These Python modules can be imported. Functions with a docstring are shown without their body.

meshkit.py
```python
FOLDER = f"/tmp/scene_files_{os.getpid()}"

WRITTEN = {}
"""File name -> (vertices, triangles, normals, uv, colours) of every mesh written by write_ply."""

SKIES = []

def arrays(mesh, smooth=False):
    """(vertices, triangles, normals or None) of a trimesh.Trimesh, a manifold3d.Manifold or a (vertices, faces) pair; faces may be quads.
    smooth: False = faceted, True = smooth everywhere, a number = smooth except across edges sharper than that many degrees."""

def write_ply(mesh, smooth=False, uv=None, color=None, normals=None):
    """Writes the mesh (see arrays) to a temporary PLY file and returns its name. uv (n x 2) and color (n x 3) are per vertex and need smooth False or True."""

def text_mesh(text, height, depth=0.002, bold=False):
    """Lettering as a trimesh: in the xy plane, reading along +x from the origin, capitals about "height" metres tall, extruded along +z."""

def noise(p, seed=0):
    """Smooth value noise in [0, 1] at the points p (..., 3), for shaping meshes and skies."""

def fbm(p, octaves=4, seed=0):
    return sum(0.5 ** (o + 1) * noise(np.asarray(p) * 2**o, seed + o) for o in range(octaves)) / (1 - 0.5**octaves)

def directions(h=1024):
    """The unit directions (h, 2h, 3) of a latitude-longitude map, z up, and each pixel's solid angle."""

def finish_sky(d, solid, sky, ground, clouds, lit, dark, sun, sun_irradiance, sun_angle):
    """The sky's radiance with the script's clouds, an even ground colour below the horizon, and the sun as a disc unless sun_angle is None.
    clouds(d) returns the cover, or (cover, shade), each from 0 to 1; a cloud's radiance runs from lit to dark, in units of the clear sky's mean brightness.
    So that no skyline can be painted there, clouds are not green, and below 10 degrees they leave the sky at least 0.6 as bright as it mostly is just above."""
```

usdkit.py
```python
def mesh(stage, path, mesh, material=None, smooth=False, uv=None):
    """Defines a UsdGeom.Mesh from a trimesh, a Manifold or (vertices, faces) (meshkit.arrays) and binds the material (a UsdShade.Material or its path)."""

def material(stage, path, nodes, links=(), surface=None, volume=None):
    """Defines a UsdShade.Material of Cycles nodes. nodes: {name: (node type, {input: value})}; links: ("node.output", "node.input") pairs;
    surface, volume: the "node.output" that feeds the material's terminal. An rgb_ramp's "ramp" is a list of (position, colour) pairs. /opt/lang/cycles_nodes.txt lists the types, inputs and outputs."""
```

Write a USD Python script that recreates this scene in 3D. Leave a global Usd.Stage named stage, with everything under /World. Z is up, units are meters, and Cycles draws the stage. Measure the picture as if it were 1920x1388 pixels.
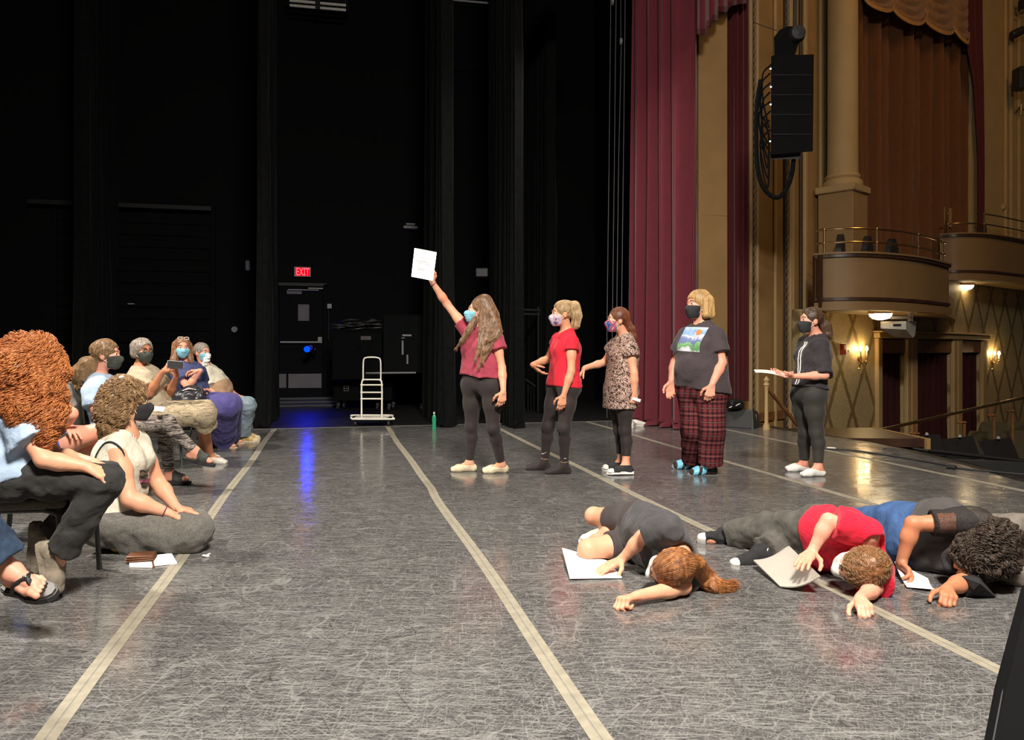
import math, random, numpy as np, trimesh, usdkit, meshkit
from pxr import Usd, UsdGeom, UsdLux, UsdShade, Gf, Sdf, Vt
from shapely.geometry import Polygon
from scipy.ndimage import map_coordinates

stage = Usd.Stage.CreateInMemory()
UsdGeom.SetStageUpAxis(stage, UsdGeom.Tokens.z); UsdGeom.SetStageMetersPerUnit(stage, 1.0)
UsdGeom.Xform.Define(stage, '/World'); UsdGeom.Scope.Define(stage, '/World/Looks')
random.seed(7); rng = np.random.default_rng(7)
V = lambda *a: np.array(a, float)

# ------------------------------------------------------------------ camera
FPX, CH, HY = 1420.0, 1.17, 654.0            # focal length in px of the 1920 px frame, eye height, horizon row
YAW = math.atan(336 / FPX)
CF = V(math.sin(YAW), math.cos(YAW), 0); CR = V(math.cos(YAW), -math.sin(YAW), 0); UP = V(0, 0, 1)
cam = UsdGeom.Camera.Define(stage, '/World/Camera')
cam.CreateHorizontalApertureAttr(36.0); cam.CreateVerticalApertureAttr(36.0 * 1388 / 1920)
cam.CreateFocalLengthAttr(36.0 * FPX / 1920)
cam.CreateVerticalApertureOffsetAttr(-(694 - HY) / 1920 * 36.0)
cam.CreateClippingRangeAttr(Gf.Vec2f(0.05, 200))
cam.CreateExposureAttr(0.0)
M = Gf.Matrix4d(1); 
for i, r in enumerate((CR, UP, -CF, V(0, 0, CH))):
    M.SetRow(i, Gf.Vec4d(*map(float, r), 1.0 if i == 3 else 0.0))
cam.AddTransformOp().Set(M)

# ------------------------------------------------------------------ lights
def rect_light(name, pos, aim, w, h, power, color=(1, 1, 1)):
    l = UsdLux.RectLight.Define(stage, '/World/' + name)
    l.CreateWidthAttr(w); l.CreateHeightAttr(h); l.CreateIntensityAttr(power); l.CreateColorAttr(Gf.Vec3f(*color))
    z = V(*pos) - V(*aim); z /= np.linalg.norm(z); x = np.cross([0, 1, 0.01], z); x /= np.linalg.norm(x); y = np.cross(z, x)
    m = Gf.Matrix4d(1)
    for i, r in enumerate((x, y, z, V(*pos))):
        m.SetRow(i, Gf.Vec4d(*map(float, r), 1.0 if i == 3 else 0.0))
    l.AddTransformOp().Set(m)
    return l
# work lights hung over the stage, house light in the auditorium
rect_light('work_light_far', (2.84, 9.4, 7.0), (1.9, 6.0, 0), 0.5, 0.5, 430, (1, .92, .83))
rect_light('work_light_side', (-4.4, 6.6, 5.4), (-1.4, 4.6, 0), 0.5, 0.5, 1050, (1, .90, .78))
rect_light('work_light_near', (0.8, -0.6, 6.5), (1.0, 3.0, 0.0), 1.4, 1.4, 390, (1, .93, .84))
rect_light('house_light', (11.5, 5.5, 11.0), (12.5, 12.5, 4.0), 3.0, 3.0, 7.0, (1, .60, .24))
dome = UsdLux.DomeLight.Define(stage, '/World/ambient'); dome.CreateIntensityAttr(0.004); dome.CreateColorAttr(Gf.Vec3f(.8, .9, 1))

# ------------------------------------------------------------------ helpers
def P(px, py, D):   # the place that stands D metres in front of the camera and is seen at this pixel of the photograph
    return CR * ((px - 960) / FPX * D) + CF * D + UP * (CH + (HY - py) / FPX * D)
def G(px, py, z=0.0):
    return P(px, py, (CH - z) * FPX / (py - HY))
used = {}
def numbered(parent, name):
    k = (parent, name); n = used.get(k, 0); used[k] = n + 1
    return f'{parent}/{name}' if n == 0 else f'{parent}/{name}_{n:03d}'
mats = {}
def lin(c): return tuple(((x / 12.92) if x <= .04045 else ((x + .055) / 1.055) ** 2.4) for x in (v / 255 for v in c))
def mat(name, nodes, links, surface='p.BSDF'):
    mats[name] = usdkit.material(stage, '/World/Looks/' + name, nodes, links, surface=surface); return mats[name]
def cloth_mat(name, col, rough=.85, var=.25, scale=30, bump=.25, bscale=220, sheen=.0, spec=.3, metal=0):
    c = np.array(col); wr = bool(.22 < bump and scale < 60)
    return mat(name, {'t': ('texture_coordinate', {}), 'n': ('noise_texture', {'scale': scale, 'detail': 4.0}),
        'r': ('rgb_ramp', {'ramp': [(.3, tuple(c * (1 - var))), (.7, tuple(np.minimum(1, c * (1 + var))))]}),
        'f': ('noise_texture', {'scale': bscale, 'detail': 2.0}), 'b': ('bump', {'strength': bump, 'distance': .004}),
        **({'wn': ('noise_texture', {'scale': 7.0, 'detail': 3.0, 'distortion': .8}), 'wb': ('bump', {'strength': .55, 'distance': .035})} if wr else {}),
        'p': ('principled_bsdf', {'roughness': rough, 'sheen_weight': sheen, 'specular_ior_level': spec, 'metallic': metal})},
        ([('t.object', 'wn.vector'), ('wn.fac', 'wb.height'), ('wb.normal', 'b.normal')] if wr else []) + [('t.object', 'n.vector'), ('t.object', 'f.vector'), ('n.fac', 'r.fac'), ('r.color', 'p.base_color'), ('f.fac', 'b.height'), ('b.normal', 'p.normal')])
def plain_mat(name, col, rough=.5, metal=0, var=.1, scale=8, spec=.5):
    return cloth_mat(name, col, rough, var, scale, .08, 60, 0, spec, metal)
def glow_mat(name, col, strength):
    return mat(name, {'e': ('emission', {'color': col, 'strength': strength})}, [], surface='e.emission')

def arr(mesh, smooth):
    if smooth is not True: return meshkit.arrays(mesh, smooth)
    v, f = np.array(mesh.vertices), np.array(mesh.faces); c = np.cross(v[f[:, 1]] - v[f[:, 0]], v[f[:, 2]] - v[f[:, 0]]); n = sum(np.stack([np.bincount(f[:, k], c[:, q], len(v)) for q in range(3)], 1) for k in range(3))
    return v, f, n / np.maximum(np.linalg.norm(n, axis=1, keepdims=True), 1e-30)
class Thing:
    """One top-level object: an Xform at its base whose children are its parts; shapes are given in world metres."""
    def __init__(self, name, label=None, cat=None, base=(0, 0, 0), group=None, kind=None):
        self.path = numbered('/World', name); self.base = V(*base)
        x = UsdGeom.Xform.Define(stage, self.path); x.AddTranslateOp().Set(Gf.Vec3d(*map(float, base)))
        self.prim = x.GetPrim(); tag(self.prim, label, cat, group, kind)
    def part(self, name, mesh, m, parent=None, smooth=40, label=None, kind=None):
        path = numbered(parent or self.path, name)
        v, f, n = arr(mesh, smooth)
        g = usdkit.mesh(stage, path, (v - self.base, f), mats[m])
        if n is not None:
            g.CreateNormalsAttr(Vt.Vec3fArray.FromNumpy(n.astype(np.float32))); g.SetNormalsInterpolation('vertex')
        if label: g.GetPrim().SetCustomDataByKey('label', label)
        if kind: g.GetPrim().SetCustomDataByKey('kind', kind)
        return path
    def curves(self, name, pts, m, width, parent=None, label=None):
        """pts: (n, k, 3) world points"""
        path = numbered(parent or self.path, name); pts = np.asarray(pts)
        c = UsdGeom.BasisCurves.Define(stage, path); n, k = pts.shape[:2]
        c.CreateTypeAttr('linear'); c.CreateCurveVertexCountsAttr(Vt.IntArray.FromNumpy(np.full(n, k, np.int32)))
        c.CreatePointsAttr(Vt.Vec3fArray.FromNumpy((pts - self.base).reshape(-1, 3).astype(np.float32)))
        w = np.tile(np.linspace(1, .45, k) * width, n)
        c.CreateWidthsAttr(Vt.FloatArray.FromNumpy(w.astype(np.float32))); c.SetWidthsInterpolation('vertex')
        UsdShade.MaterialBindingAPI.Apply(c.GetPrim()).Bind(mats[m])
        if label: c.GetPrim().SetCustomDataByKey('label', label)
        return path
def tag(prim, label=None, cat=None, group=None, kind=None):
    for k, v in (('label', label), ('category', cat), ('group', group), ('kind', kind)):
        if v: prim.SetCustomDataByKey(k, v)
def single(name, mesh, m, label=None, cat=None, base=None, group=None, kind=None, smooth=40):
    """A top-level object that is one mesh."""
    path = numbered('/World', name)
    v, f, n = meshkit.arrays(mesh, smooth)
    if base is None: base = V(*((v.min(0) + v.max(0)) / 2)[:2], v[:, 2].min())
    g = usdkit.mesh(stage, path, (v - base, f), mats[m]); g.AddTranslateOp().Set(Gf.Vec3d(*map(float, base)))
    if n is not None:
        g.CreateNormalsAttr(Vt.Vec3fArray.FromNumpy(n.astype(np.float32))); g.SetNormalsInterpolation('vertex')
    tag(g.GetPrim(), label, cat, group, kind)
    return path

cat_ = lambda ms: trimesh.util.concatenate([m for m in ms])
def frame(z, x=None):
    z = V(*z); z /= np.linalg.norm(z)
    x = V(*x) if x is not None else (V(1, 0, 0) if abs(z[0]) < .9 else V(0, 1, 0))
    x = x - z * (x @ z); x /= np.linalg.norm(x)
    return np.stack([x, np.cross(z, x), z])
def box(c, size, axes=None, bevel=0.0):
    """A box about c; axes are rows (x, y, z); bevel chamfers its edges."""
    sx, sy, sz = [s / 2 for s in size]
    if bevel > 0:
        b = min(bevel, sx * .9, sy * .9, sz * .9); pts = []
        for i in (-1, 1):
            for j in (-1, 1):
                for k in (-1, 1):
                    pts += [(i * (sx - b), j * (sy - b), k * sz), (i * (sx - b), j * sy, k * (sz - b)), (i * sx, j * (sy - b), k * (sz - b))]
        m = trimesh.convex.convex_hull(np.array(pts))
    else:
        m = trimesh.creation.box([2 * sx, 2 * sy, 2 * sz])
    v = np.array(m.vertices)
    if axes is not None: v = v @ np.asarray(axes)
    return trimesh.Trimesh(v + V(*c), m.faces, process=False)
def tube(pts, r, sides=10, caps=True):
    p = np.asarray(pts, float); n = len(p); r = np.broadcast_to(np.asarray(r, float), (n,))
    t = np.gradient(p, axis=0); t /= np.linalg.norm(t, axis=1, keepdims=True) + 1e-12
    a = frame(t[0])[0]; ang = np.arange(sides) * 2 * np.pi / sides; rings = []
    for i in range(n):
        a = a - t[i] * (a @ t[i]); a /= np.linalg.norm(a) + 1e-12; b = np.cross(t[i], a)
        rings.append(p[i] + r[i] * (np.cos(ang)[:, None] * a + np.sin(ang)[:, None] * b))
    v = np.vstack(rings); f = []
    for i in range(n - 1):
        for j in range(sides):
            k = (j + 1) % sides; A, B, C, D = i * sides + j, i * sides + k, (i + 1) * sides + k, (i + 1) * sides + j
            f += [(A, B, C), (A, C, D)]
    if caps:
        v = np.vstack([v, p[0], p[-1]]); c0, c1 = n * sides, n * sides + 1
        for j in range(sides):
            k = (j + 1) % sides; f += [(c0, k, j), (c1, (n - 1) * sides + j, (n - 1) * sides + k)]
    return trimesh.Trimesh(v, np.array(f), process=False)
def smooth_path(pts, n=8):
    p = np.asarray(pts, float); q = np.vstack([2 * p[0] - p[1], p, 2 * p[-1] - p[-2]]); out = []
    for i in range(1, len(q) - 2):
        for t in np.linspace(0, 1, n, endpoint=False):
            a, b, c, d = q[i - 1:i + 3]
            out.append(.5 * (2 * b + (c - a) * t + (2 * a - 5 * b + 4 * c - d) * t * t + (3 * b - a - 3 * c + d) * t ** 3))
    out.append(p[-1]); return np.array(out)
def lathe(profile, c, axis=(0, 0, 1), n=24):
    """profile: (radius, height) pairs along the axis from c."""
    pr = np.array(profile, float); F = frame(axis); ang = np.arange(n) * 2 * np.pi / n
    v = np.vstack([V(*c) + r * (np.cos(ang)[:, None] * F[0] + np.sin(ang)[:, None] * F[1]) + h * F[2] for r, h in pr]); f = []
    for i in range(len(pr) - 1):
        for j in range(n):
            k = (j + 1) % n; A, B, C, D = i * n + j, i * n + k, (i + 1) * n + k, (i + 1) * n + j
            f += [(A, B, C), (A, C, D)]
    return trimesh.Trimesh(v, np.array(f), process=False)
def sheet(grid, thick, normal=None):
    """A closed sheet from an (n, m, 3) grid; its back lies thick behind along the grid's own normals."""
    g = np.asarray(grid, float); n, m = g.shape[:2]
    if normal is None:
        du, dv = np.gradient(g, axis=0), np.gradient(g, axis=1); nn = np.cross(du, dv); nn /= np.linalg.norm(nn, axis=2, keepdims=True) + 1e-12
    else: nn = np.broadcast_to(V(*normal), g.shape)
    v = np.vstack([g.reshape(-1, 3), (g - nn * thick).reshape(-1, 3)]); N = n * m
    i, j = np.meshgrid(np.arange(n - 1), np.arange(m - 1), indexing='ij'); A = (i * m + j).ravel(); B, C, D = A + m, A + m + 1, A + 1
    f = [np.stack([A, B, C], 1), np.stack([A, C, D], 1), np.stack([A + N, C + N, B + N], 1), np.stack([A + N, D + N, C + N], 1)]
    ring = [i * m for i in range(n)] + [(n - 1) * m + j for j in range(1, m)] + [i * m + m - 1 for i in range(n - 2, -1, -1)] + [j for j in range(m - 2, 0, -1)]
    e = np.array(ring); e2 = np.roll(e, -1)
    f += [np.stack([e, e + N, e2 + N], 1), np.stack([e, e2 + N, e2], 1)]
    return trimesh.Trimesh(v, np.vstack(f), process=False)
def drape(p0, p1, z0, z1, folds, amp, seed=0, nz=14, flare=.0, thick=.012, per=9, gather=0.):
    """A hanging curtain from p0 to p1 (plan points) with rounded vertical folds."""
    r = np.random.default_rng(seed); p0, p1 = V(*p0[:2]), V(*p1[:2]); d = p1 - p0; L = np.linalg.norm(d); d /= L; nrm = V(-d[1], d[0])
    n = int(folds * per); u = np.linspace(0, 1, n); ph = u * folds * 2 * np.pi
    warp = np.cumsum(.5 + r.random(folds + 3)); warp = np.interp(u, np.linspace(0, 1, len(warp)), warp / warp[-1]) * .7 + u * .3
    am = np.interp(u, np.linspace(0, 1, folds * 2 + 1), .55 + .8 * r.random(folds * 2 + 1))
    zs = np.linspace(z0, z1, nz); g = np.zeros((nz, n, 3))
    for k, z in enumerate(zs):
        t = (z - z0) / (z1 - z0); w = warp + .012 * np.sin(3 * t + 9 * warp + seed)
        off = amp * am * (np.sin(w * folds * 2 * np.pi) + .35 * np.sin(2 * w * folds * 2 * np.pi + 1 + t)) * (1 + flare * (1 - t) ** 3)
        along = .5 + (w - .5) * (1 - gather * t) 
        g[k, :, :2] = p0 + np.outer(along * L, d) + np.outer(off, nrm); g[k, :, 2] = z
    return sheet(g, thick)
def prism(poly, z0, z1):
    m = trimesh.creation.extrude_polygon(poly if isinstance(poly, Polygon) else Polygon(poly), z1 - z0, engine='earcut'); m.apply_translation([0, 0, z0]); return m
def strip_wall(plan, z0, z1, thick, side=1):
    """A vertical wall that follows plan points; side picks which way it thickens."""
    p = np.asarray(plan, float)[:, :2]; t = np.gradient(p, axis=0); t /= np.linalg.norm(t, axis=1, keepdims=True); n = np.stack([-t[:, 1], t[:, 0]], 1) * side
    a = p; b = p + n * thick
    return prism(Polygon(np.vstack([a, b[::-1]])).buffer(0), z0, z1)
# ------------------------------------------------------------------ materials of the place
def floor_mat(name):
    nodes = {'t': ('geometry', {}), 'p': ('principled_bsdf', {'specular_ior_level': .42}), 'big': ('noise_texture', {'scale': 1.1, 'detail': 5.0}),
             'base': ('rgb_ramp', {'ramp': [(.3, (.044, .0435, .043)), (.7, (.066, .065, .0635))]}), 'bu': ('bump', {'strength': .12, 'distance': .002})}
    links = [('t.position', 'big.vector'), ('big.fac', 'base.fac')]; last = 'base.color'; k = 0
    # worn scratches: long thin streaks at many angles, then thin curved contour lines; light and dark
    LT, DK = (.30, .292, .278), (.012, .012, .012)
    for ang, L, W, lo, hi, col, amt in [(-.23, .30, .011, .57, .66, LT, 0.38), (-.05, .22, .009, .58, .66, LT, 0.34), (-.42, .26, .010, .58, .67, LT, 0.34), (.2, .16, .008, .58, .67, LT, 0.32), (.8, .12, .008, .59, .68, LT, 0.28), (1.4, .14, .008, .60, .68, LT, 0.33), (2.1, .13, .008, .59, .68, LT, 0.28), (2.7, .15, .009, .59, .67, LT, 0.28),
                                        (-.3, .05, .007, .54, .66, LT, 0.30), (1.0, .04, .007, .54, .66, LT, 0.26), (2.3, .045, .007, .54, .66, LT, 0.26), (.5, .22, .010, .64, .70, DK, 0.42), (1.8, .2, .010, .64, .70, DK, 0.42), (-.6, .9, .012, .70, .76, LT, 0.53), (0, 0, .34, 0, .010, LT, 0.33), (0, 0, .22, 0, .007, DK, 0.36)]:
        m, n, d, c, x = (f'{q}{k}' for q in 'mndcx')
        if L: nodes[m] = ('mapping', {'mapping_type': 'texture', 'rotation': (0, 0, ang), 'scale': (L, W, 1), 'location': (k * 3.7, k * 1.3, 0)}); ramp = [(lo, (0, 0, 0)), (hi, (1, 1, 1))]
        else: nodes[m] = ('mapping', {'mapping_type': 'texture', 'scale': (W, W, 1), 'location': (k * 3.7, k * 1.3, 0)}); ramp = [(.5 - hi, (0, 0, 0)), (.5 - hi * .4, (1, 1, 1)), (.5 + hi * .4, (1, 1, 1)), (.5 + hi, (0, 0, 0))]
        nodes[n] = ('noise_texture', {'scale': 1.0, 'detail': 2.0 if L else 1.5, 'distortion': .25 if L else 1.2})
        nodes[d] = ('rgb_ramp', {'ramp': ramp}); nodes[c] = ('math', {'math_type': 'multiply', 'value2': amt}); nodes[x] = ('mix_color', {'b': col})
        links += [('t.position', m + '.vector'), (m + '.vector', n + '.vector'), (n + '.fac', d + '.fac'), (d + '.color', c + '.value1'), (c + '.value', x + '.fac'), (last, x + '.a')]
        last = x + '.result'; k += 1
    nodes['rn'] = ('noise_texture', {'scale': 6.0, 'detail': 5.0})
    nodes['rr'] = ('map_range', {'from_min': .3, 'from_max': .7, 'to_min': .09, 'to_max': .24})
    links += [('t.position', 'rn.vector'), ('rn.fac', 'rr.value'), ('rr.result', 'p.roughness'), (last, 'p.base_color'), ('rn.fac', 'bu.height'), ('bu.normal', 'p.normal')]
    mat(name, nodes, links)
floor_mat('vinyl')
plain_mat('stage_boards', (.012, .012, .012), .45)
plain_mat('tape', (.27, .245, .185), .55, var=.15, scale=20)
plain_mat('tape_dark', (.20, .19, .16), .55, var=.2, scale=20)
plain_mat('black_paint', (.0035, .0038, .0042), .8, spec=.1)
plain_mat('black_iron', (.006, .006, .0065), .55, spec=.3)
cloth_mat('black_velour', (.0042, .0048, .0046), .95, .3, 12, .2, 200, .02, .1)
cloth_mat('red_velour', (.145, .022, .033), .9, .07, 9, .2, 200, .25, .15)
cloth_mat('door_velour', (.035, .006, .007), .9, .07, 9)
cloth_mat('wine_velour', (.085, .014, .016), .9, .07, 9, .2, 200, .15, .15)
cloth_mat('brown_velour', (.15, .055, .018), .85, .07, 9, .2, 200, .2, .2)
cloth_mat('gold_satin', (.42, .21, .06), .5, .15, 12, .1, 120, .1, .4)
cloth_mat('swag_cloth', (.26, .13, .055), .6, .2, 12, .1, 120, .2, .3)
plain_mat('cream_plaster', (.43, .29, .13), .7, var=.06, scale=3)
plain_mat('tan_plaster', (.31, .185, .07), .7, var=.08, scale=3)
plain_mat('box_front', (.23, .135, .055), .6, var=.06, scale=3)
plain_mat('dark_wood', (.05, .022, .012), .4, var=.3, scale=6)
plain_mat('door_wood', (.20, .085, .03), .4, var=.3, scale=6)
plain_mat('brass', (.75, .52, .26), .28, metal=1)
plain_mat('chrome', (.86, .85, .80), .25, metal=1)
plain_mat('cart_metal', (.80, .77, .66), .35, spec=.6)
plain_mat('white_metal', (.62, .60, .54), .35)
plain_mat('grey_metal', (.20, .20, .21), .45)
plain_mat('white_plastic', (.70, .66, .58), .45)
plain_mat('paper', (.86, .85, .83), .6, var=.03)
plain_mat('grey_paper', (.40, .37, .32), .6, var=.05)
plain_mat('dim_paper', (.11, .10, .095), .7)
plain_mat('speaker_grille', (.014, .014, .015), .6)
plain_mat('speaker_box', (.022, .022, .023), .5)
plain_mat('rubber', (.015, .015, .015), .6)
plain_mat('leather_brown', (.12, .045, .02), .45)
plain_mat('black_leather', (.03, .03, .035), .35)
plain_mat('seat_fabric', (.075, .062, .030), .9)
plain_mat('red_box', (.30, .03, .02), .4)
plain_mat('green_bottle', (.03, .30, .14), .15)
plain_mat('chair_fabric', (.11, .10, .075), .9, var=.3, scale=90)
plain_mat('chair_frame', (.055, .058, .055), .4, spec=.5)
plain_mat('ink', (.16, .155, .15), .7)
plain_mat('rope_cream', (.20, .17, .12), .7)
plain_mat('rope_dark', (.05, .025, .012), .6, var=.5, scale=60)
plain_mat('steel_rope', (.10, .10, .105), .5)
glow_mat('exit_red', (1, .0, .012), 1.0)
glow_mat('exit_letters', (1, .10, .12), 2.0)
glow_mat('blue_glow', (.0, .015, 1), 7)
glow_mat('lamp_glow', (1, .76, .42), 20)
glow_mat('candle_glow', (1, .72, .34), 110)
glow_mat('led_white', (.7, .9, 1), 1.2)
# wallpaper: ogee lattice of darker leaves on gold
mat('wallpaper', {'t': ('geometry', {}), 'xyz': ('separate_xyz', {}), 'n': ('noise_texture', {'scale': 7.0, 'detail': 3.0}), 'nn': ('math', {'math_type': 'multiply', 'value2': .12}),
    'u': ('math', {'math_type': 'multiply', 'value2': 1.25}), 'v': ('math', {'math_type': 'multiply', 'value2': .62}),
    'a': ('math', {'math_type': 'add'}), 'a2': ('math', {'math_type': 'add'}), 's': ('math', {'math_type': 'subtract'}),
    'pa': ('math', {'math_type': 'pingpong', 'value2': .5}), 'ps': ('math', {'math_type': 'pingpong', 'value2': .5}), 'mn': ('math', {'math_type': 'minimum'}),
    'r': ('rgb_ramp', {'ramp': [(.0, (.20, .135, .055)), (.05, (.24, .165, .07)), (.085, (.46, .35, .18)), (1, (.46, .35, .18))]}),
    'n2': ('noise_texture', {'scale': 26.0, 'detail': 3.0}), 'mx': ('mix_color', {'blend_type': 'multiply', 'fac': .35}), 'r2': ('rgb_ramp', {'ramp': [(.4, (.55, .5, .4)), (.6, (1, 1, 1))]}),
    'p': ('principled_bsdf', {'roughness': .55})},
    [('t.position', 'xyz.vector'), ('xyz.x', 'u.value1'), ('xyz.z', 'v.value1'), ('t.position', 'n.vector'), ('n.fac', 'nn.value1'), ('nn.value', 'a2.value2'), ('u.value', 'a2.value1'),
     ('a2.value', 'a.value1'), ('v.value', 'a.value2'), ('a2.value', 's.value1'), ('v.value', 's.value2'), ('a.value', 'pa.value1'), ('s.value', 'ps.value1'),
     ('pa.value', 'mn.value1'), ('ps.value', 'mn.value2'), ('mn.value', 'r.fac'), ('t.position', 'n2.vector'), ('n2.fac', 'r2.fac'), ('r.color', 'mx.a'), ('r2.color', 'mx.b'), ('mx.result', 'p.base_color')])

# ------------------------------------------------------------------ the stage
EDGE = [(5.2, -3), (5.55, 2), (6.02, 5.5), (6.3, 6.4), (6.5, 7.4), (6.56, 8.2), (6.52, 9.2), (6.5, 9.6)]
fl = Thing('floor', kind='structure')
fl.part('stage_deck', prism([(-7.6, -3)] + EDGE + [(6.5, 16.7), (-7.6, 16.7)], -.12, -.003), 'stage_boards')
fl.part('stage_front', strip_wall(smooth_path(np.c_[np.array(EDGE), np.zeros(len(EDGE))], 6), -1.2, -.006, .04, -1), 'black_paint')
LX = [-4.03, -2.43, -.83, .79, 2.36, 3.96, 5.53]
for a, b in zip(LX[:-1], LX[1:]):
    fl.part('dance_panel', box(((a + b) / 2, 4.3, -.0018), (b - a - .004, 14.5, .0036)), 'vinyl')
pts = [p for p in EDGE if p[0] > 5.6]
fl.part('dance_panel', prism([(5.532, -2.9), (5.532, 11.4), (6.2, 10.6), (6.3, 9.6), (6.4, 9.2), (6.44, 8.2), (6.38, 7.4), (6.18, 6.4), (5.9, 5.5), (5.6, 3.0)], -.0035, 0), 'vinyl')
for i, x in enumerate(LX[2:]):
    ys = np.linspace(-2.9, 11.5, 40); w = .034
    xx = x + .008 * np.sin(ys * 1.7 + i) + (.02 * np.exp(-((ys - 6.4) / .35) ** 2) if i == 1 else 0)
    for sgn, mm in ((-1, 'tape'), (1, 'tape')):
        g = np.zeros((40, 2, 3)); g[:, 0] = np.c_[xx + sgn * .003, ys, np.full(40, .0022)]; g[:, 1] = np.c_[xx + sgn * w, ys, np.full(40, .0022)]
        if sgn < 0: g = g[:, ::-1]
        fl.part('floor_tape', sheet(g, .0018, (0, 0, 1)), mm)
    g = np.zeros((40, 2, 3)); g[:, 0] = np.c_[xx - .0045, ys, np.full(40, .0012)]; g[:, 1] = np.c_[xx + .0045, ys, np.full(40, .0012)]
    fl.part('tape_seam', sheet(g, .001, (0, 0, 1)), 'tape_dark')
fl.part('floor_tape', box((.75, 11.56, .001), (9.5, .05, .002)), 'tape_dark')
fl.part('house_floor', box((15, 10, -1.25), (20, 30, .1)), 'dark_wood')

single('wall_far', box((-.2, 16.72, 4), (14.8, .2, 12)), 'black_paint', kind='structure')
single('wall_upstage', box((-7.65, 7, 4), (.2, 20, 12)), 'black_paint', kind='structure')
single('wall_behind', box((-1.2, -3.1, 4), (13, .2, 12)), 'black_paint', kind='structure')
single('ceiling', box((-.8, 7, 10.2), (14, 20.5, .2)), 'black_paint', kind='structure')
# proscenium wall return and the wing behind the house curtain
single('wall_proscenium', box((5.72, 11.0, 5.0), (.62, .46, 10.4)), 'tan_plaster', kind='structure')
single('wall_wing', box((6.05, 14.1, 4.5), (.3, 5.3, 12)), 'black_paint', kind='structure')
single('wall_wing', box((5.36, 11.1, 5.0), (.06, .5, 10.4)), 'black_paint', kind='structure')

# ------------------------------------------------------------------ far wall: door, exit sign, wall fixtures
YW = 16.6
def F(px, py): # a point of the far wall's face as the photograph shows it
    r = P(px, py, 1.0) - V(0, 0, CH); s = YW / r[1]; return V(0, 0, CH) + r * s
d0, d1 = F(524, 538), F(606, 742); dz0, dz1 = .16, F(565, 538)[2]
DX0, DX1 = d0[0], d1[0]; DC = (DX0 + DX1) / 2; DW = DX1 - DX0
dr = Thing('door_1', kind='structure', base=(DC, YW, 0))
dr.part('door_panel', box((DC, YW - .03, (dz0 + dz1) / 2), (DW, .05, dz1 - dz0), bevel=.006), 'black_paint')
for s in (-1, 1): dr.part('door_frame', box((DC + s * (DW / 2 + .045), YW - .04, (dz0 + dz1) / 2 + .03), (.08, .1, dz1 - dz0 + .06), bevel=.008), 'black_paint')
dr.part('door_frame', box((DC, YW - .04, dz1 + .045), (DW + .17, .1, .08), bevel=.008), 'black_iron')
def fbox(x0, y0, x1, y1, depth, out=0.0, bevel=.004):
    a, b = F(x0, y0), F(x1, y1); return box(((a[0] + b[0]) / 2, YW - out - depth / 2, (a[2] + b[2]) / 2), (abs(b[0] - a[0]), depth, abs(a[2] - b[2])), bevel=bevel)
dr.part('door_closer', cat_([fbox(540, 543, 598, 546, .06, .06), fbox(578, 540, 606, 543, .04, .06)]), 'grey_metal')
dr.part('door_sign', fbox(538, 545, 566, 552, .006, .056, 0), 'dim_paper')
nt = dr.part('door_notice', fbox(559, 571, 580, 602, .004, .056, 0), 'dim_paper')
for k in range(7): dr.part('text_line', fbox(562, 576 + k * 3.4, 577 - (k % 3) * 2, 576.9 + k * 3.4, .001, .0602, 0), 'ink', parent=nt)
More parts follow.
